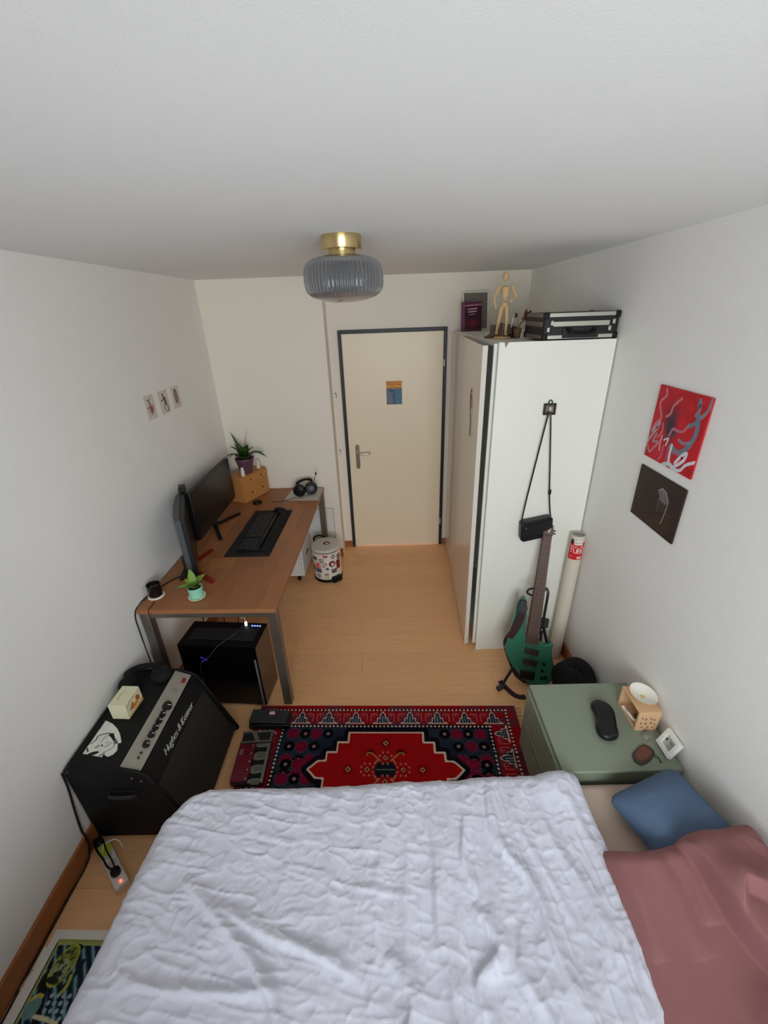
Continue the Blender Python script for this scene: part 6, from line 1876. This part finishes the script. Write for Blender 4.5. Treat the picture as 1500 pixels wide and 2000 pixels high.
for k, (ya, yb, za, zb) in enumerate(((2.497, 2.603, 1.628, 1.770), (2.664, 2.783, 1.627, 1.768), (2.836, 2.946, 1.626, 1.766))):
    pr = thing('small_print', ('small drawing of a horned pink figure, nearest of three prints', 'small drawing of a dark twisting figure, middle of three prints', 'small drawing of a violet oval, farthest of three prints')[k], 'picture', (L + 0.001, (ya + yb) / 2, za), 'small prints on the left wall')
    w, h = yb - ya, zb - za
    MB().box((L + 0.0004, ya, za), (L + 0.0014, yb, zb)).build('sheet', M('print_sheet', (222, 216, 206), 0.6), pr)
    P = Paint(w, h, 0.0018, (214, 208, 198))
    if k == 0:
        P.ell(0.55 * w, 0.42 * h, 0.42 * w, 0.30 * h, (196, 132, 138), soft=0.8)
        P.ell(0.62 * w, 0.42 * h, 0.20 * w, 0.18 * h, (158, 92, 108), soft=0.6)
        P.line([(0.30 * w, 0.84 * h), (0.42 * w, 0.74 * h), (0.58 * w, 0.86 * h)], 0.008, (96, 84, 82))
        P.line([(0.44 * w, 0.76 * h), (0.48 * w, 0.60 * h), (0.52 * w, 0.48 * h), (0.50 * w, 0.24 * h)], 0.014, (112, 88, 92))
        P.line([(0.20 * w, 0.50 * h), (0.50 * w, 0.50 * h)], 0.009, (138, 84, 96))
    elif k == 1:
        P.line([(0.44 * w, 0.84 * h), (0.50 * w, 0.70 * h), (0.58 * w, 0.60 * h), (0.58 * w, 0.44 * h)], 0.016, (58, 50, 48), curve=True)
        P.ell(0.60 * w, 0.50 * h, 0.14 * w, 0.14 * h, (120, 104, 98))
        P.line([(0.20 * w, 0.58 * h), (0.42 * w, 0.62 * h), (0.70 * w, 0.66 * h)], 0.008, (50, 44, 42), curve=True)
        P.line([(0.56 * w, 0.42 * h), (0.44 * w, 0.30 * h), (0.42 * w, 0.16 * h)], 0.010, (84, 72, 68), curve=True)
        P.line([(0.62 * w, 0.42 * h), (0.76 * w, 0.30 * h), (0.74 * w, 0.12 * h), (0.60 * w, 0.08 * h)], 0.009, (60, 52, 50), curve=True)
    else:
        P.ell(0.50 * w, 0.54 * h, 0.22 * w, 0.36 * h, (92, 62, 78), 0.1)
        P.ell(0.50 * w, 0.55 * h, 0.13 * w, 0.26 * h, (168, 132, 146), 0.1)
        P.ell(0.62 * w, 0.20 * h, 0.30 * w, 0.12 * h, (196, 176, 172), soft=0.8)
    P.noise(0.08, 90, k)
    P.flat('print', pr, PRINT, (L + 0.0018, ya, za), (0, 1, 0), (0, 0, 1))

# ------------------------------------------------------------------ floor by the left wall
pw = thing('power_strip', 'white power strip with a lit red switch, between amplifier and bed', 'power strip', (-1.26, 1.01, 0))
ps = at(-1.258, 1.006, 0.0004, math.radians(-41))
MB(ps).box((-0.118, -0.027, 0), (0.118, 0.027, 0.036)).build('strip_body', M('white_strip_plastic', (222, 214, 206), 0.4), pw, bevel=0.005)
MB(ps).ball((0.098, 0.002, 0.0375), (0.007, 0.005, 0.004), 12, 8).build('switch_light', M('red_switch_light', (255, 70, 50), 0.3, emit=((255, 80, 60), 3.0)), pw)
for k in range(3):
    MB(ps).lathe([(0.0, 0.0362), (0.019, 0.0362), (0.019, 0.0368), (0, 0.0368)], 20, (0.0 - 0.05 * k - 0.0, 0, 0)).build('socket', M('socket_grey', (190, 184, 178), 0.5), pw)
MB(ps).prism([(-0.116, -0.025), (-0.05, -0.025), (-0.060, 0.025), (-0.110, 0.025)], 0.0363, 0.0372).build('sticker', M('lime_sticker', (184, 196, 60), 0.5), pw, smooth=0)
pg = thing('plug', 'black power plug in the near socket of the power strip', 'plug', tuple(ps @ Vector((0.05, 0, 0.037))))
MB(ps).lathe([(0.0, 0.0375), (0.019, 0.0375), (0.018, 0.058), (0.008, 0.070), (0, 0.070)], 20, (0.052, 0, 0)).build('plug_body', BLACK, pg, bevel=0.0)
MB(ps).tube(smooth_path([(0.050, -0.006, 0.066), (0.02, -0.016, 0.070), (-0.03, -0.018, 0.062), (-0.09, -0.024, 0.060), (-0.135, -0.022, 0.062)]), 0.0042, 8).build('plug_cable', BLACK, pg)
MB(ps).tube(smooth_path([(0.052, 0.004, 0.068), (0.00, 0.006, 0.064), (-0.05, 0.004, 0.066), (-0.12, 0.010, 0.064)]), 0.0030, 8).build('second_cable', BLACK, pg)
ad = thing('power_adapter', 'black power adapter block at the wall end of the power strip', 'adapter', (-1.36, 1.06, 0.0))
MB(at(-1.366, 1.088, 0.0005, math.radians(-41))).box((-0.020, -0.018, 0), (0.018, 0.018, 0.05)).build('adapter_body', M('adapter_black', (20, 18, 18), 0.4), ad, bevel=0.005)
tag(MB().tube(smooth_path([(-1.405, 1.128, 0.470), (-1.404, 1.120, 0.38), (-1.403, 1.098, 0.26), (-1.402, 1.082, 0.15), (-1.391, 1.074, 0.11), (-1.391, 1.064, 0.04), (-1.388, 1.02, 0.006), (-1.389, 0.90, 0.005), (-1.390, 0.72, 0.005), (-1.389, 0.55, 0.005), (-1.388, 0.30, 0.005), (-1.389, 0.05, 0.005)], 8), 0.0042, 8).build('amplifier_cable', M('black_brown_cable', (26, 14, 12), 0.5), None), 'black cable down the wall behind the amplifier and along the baseboard', 'cable')
tag(MB().tube(smooth_path([(-1.250, 1.075, 0.006), (-1.272, 1.090, 0.045), (-1.300, 1.092, 0.052), (-1.328, 1.070, 0.050), (-1.322, 1.050, 0.042)]), 0.0024, 6).build('white_cable', WHITE_PL, None), 'short white cable looping over the power strip', 'cable')
tag(MB().tube(smooth_path([(-1.378, 0.690, 0.0065), (-1.383, 0.670, 0.006), (-1.386, 0.645, 0.006), (-1.391, 0.62, 0.006), (-1.392, 0.56, 0.006), (-1.3915, 0.40, 0.006)]), 0.0026, 6).build('pale_cable', M('beige_cable', (196, 160, 136), 0.5), None), 'pale beige cable lying by the poster sheets', 'cable')
psh = tag(MB(at(-1.3825, 0.752, 0, math.radians(-1.2))).box((0, -0.60, 0.0004), (0.42, 0.0, 0.0010)).build('poster', PAPER, None, smooth=0), 'lower white paper sheet, half under the painted sheet on the floor', 'paper')
po_ = thing('poster', 'paper painting of a yellow oval on teal stripes, lying on the floor', 'poster', (-1.2, 0.6, 0.0012))
pm = at(-1.370, 0.803, 0, math.radians(-1.6))
MB(pm).box((0, -0.60, 0.0013), (0.42, 0.0, 0.0022)).build('sheet', PAPER, po_, smooth=0)
P = Paint(0.38, 0.56, 0.0020, (150, 160, 84))
Y_ = P.Y = P.Y - 0.56                                  # y runs downwards from the top edge of the picture
P.rect(0.004, -0.56, 0.4, -0.010, (168, 172, 96))
P.rect(0.0, -0.56, 0.006, -0.012, (36, 44, 34))
P.rect(0.014, -0.56, 0.4, -0.018, (36, 84, 98))
st_ = np.sin((P.X * 0.8 + P.Y * 0.6) * 210 + 3 * fbm(P.X * 20, P.Y * 20, 3))
P.put((P.X > 0.014) & (P.Y < -0.018) & (st_ > 0.1), (18, 24, 40))
P.put((P.X > 0.014) & (P.Y < -0.018) & (st_ < -0.75), (126, 156, 164))
P.ell(0.085, -0.024, 0.030, 0.012, (14, 14, 18))
P.line([(0.03, -0.10), (0.045, -0.14), (0.060, -0.17), (0.075, -0.22)], 0.030, (16, 16, 22), curve=True)
P.line([(0.14, -0.06), (0.13, -0.10), (0.11, -0.13)], 0.016, (18, 22, 32), curve=True)
P.ell(0.072, -0.072, 0.040, 0.060, (176, 180, 60), -0.28)
P.ell(0.072, -0.072, 0.036, 0.055, (132, 142, 60), -0.28)
P.ell(0.066, -0.088, 0.030, 0.034, (150, 160, 122), -0.28)
P.put((((P.X - 0.072) / 0.036) ** 2 + ((P.Y + 0.072) / 0.055) ** 2 < 0.9) & (fbm(P.X * 110, P.Y * 110, 5, 2) > 0.60), (58, 62, 32))
P.ell(0.066, -0.096, 0.018, 0.008, (44, 46, 34))
P.ell(0.058, -0.112, 0.024, 0.010, (36, 38, 28), -0.1)
P.line([(0.120, -0.10), (0.122, -0.125), (0.112, -0.145)], 0.014, (166, 168, 70), curve=True)
for i in range(4):
    for j in range(4):
        P.ell(0.085 + 0.022 * i, -0.150 - 0.018 * j, 0.007, 0.006, (150, 172, 186))
P.ell(0.035, -0.180, 0.026, 0.030, (104, 140, 138), -0.4)
P.line([(0.020, -0.160), (0.035, -0.150), (0.052, -0.152)], 0.012, (182, 178, 84), curve=True)
P.line([(0.060, -0.20), (0.10, -0.205), (0.15, -0.215)], 0.012, (210, 204, 170), curve=True)
P.noise(0.15, 80, 9)
P.flat('painting', po_, PRINT, tuple(pm @ Vector((0.030, -0.028, 0.0025))), tuple(np.array(pm)[:3, 0]), tuple(np.array(pm)[:3, 1]))
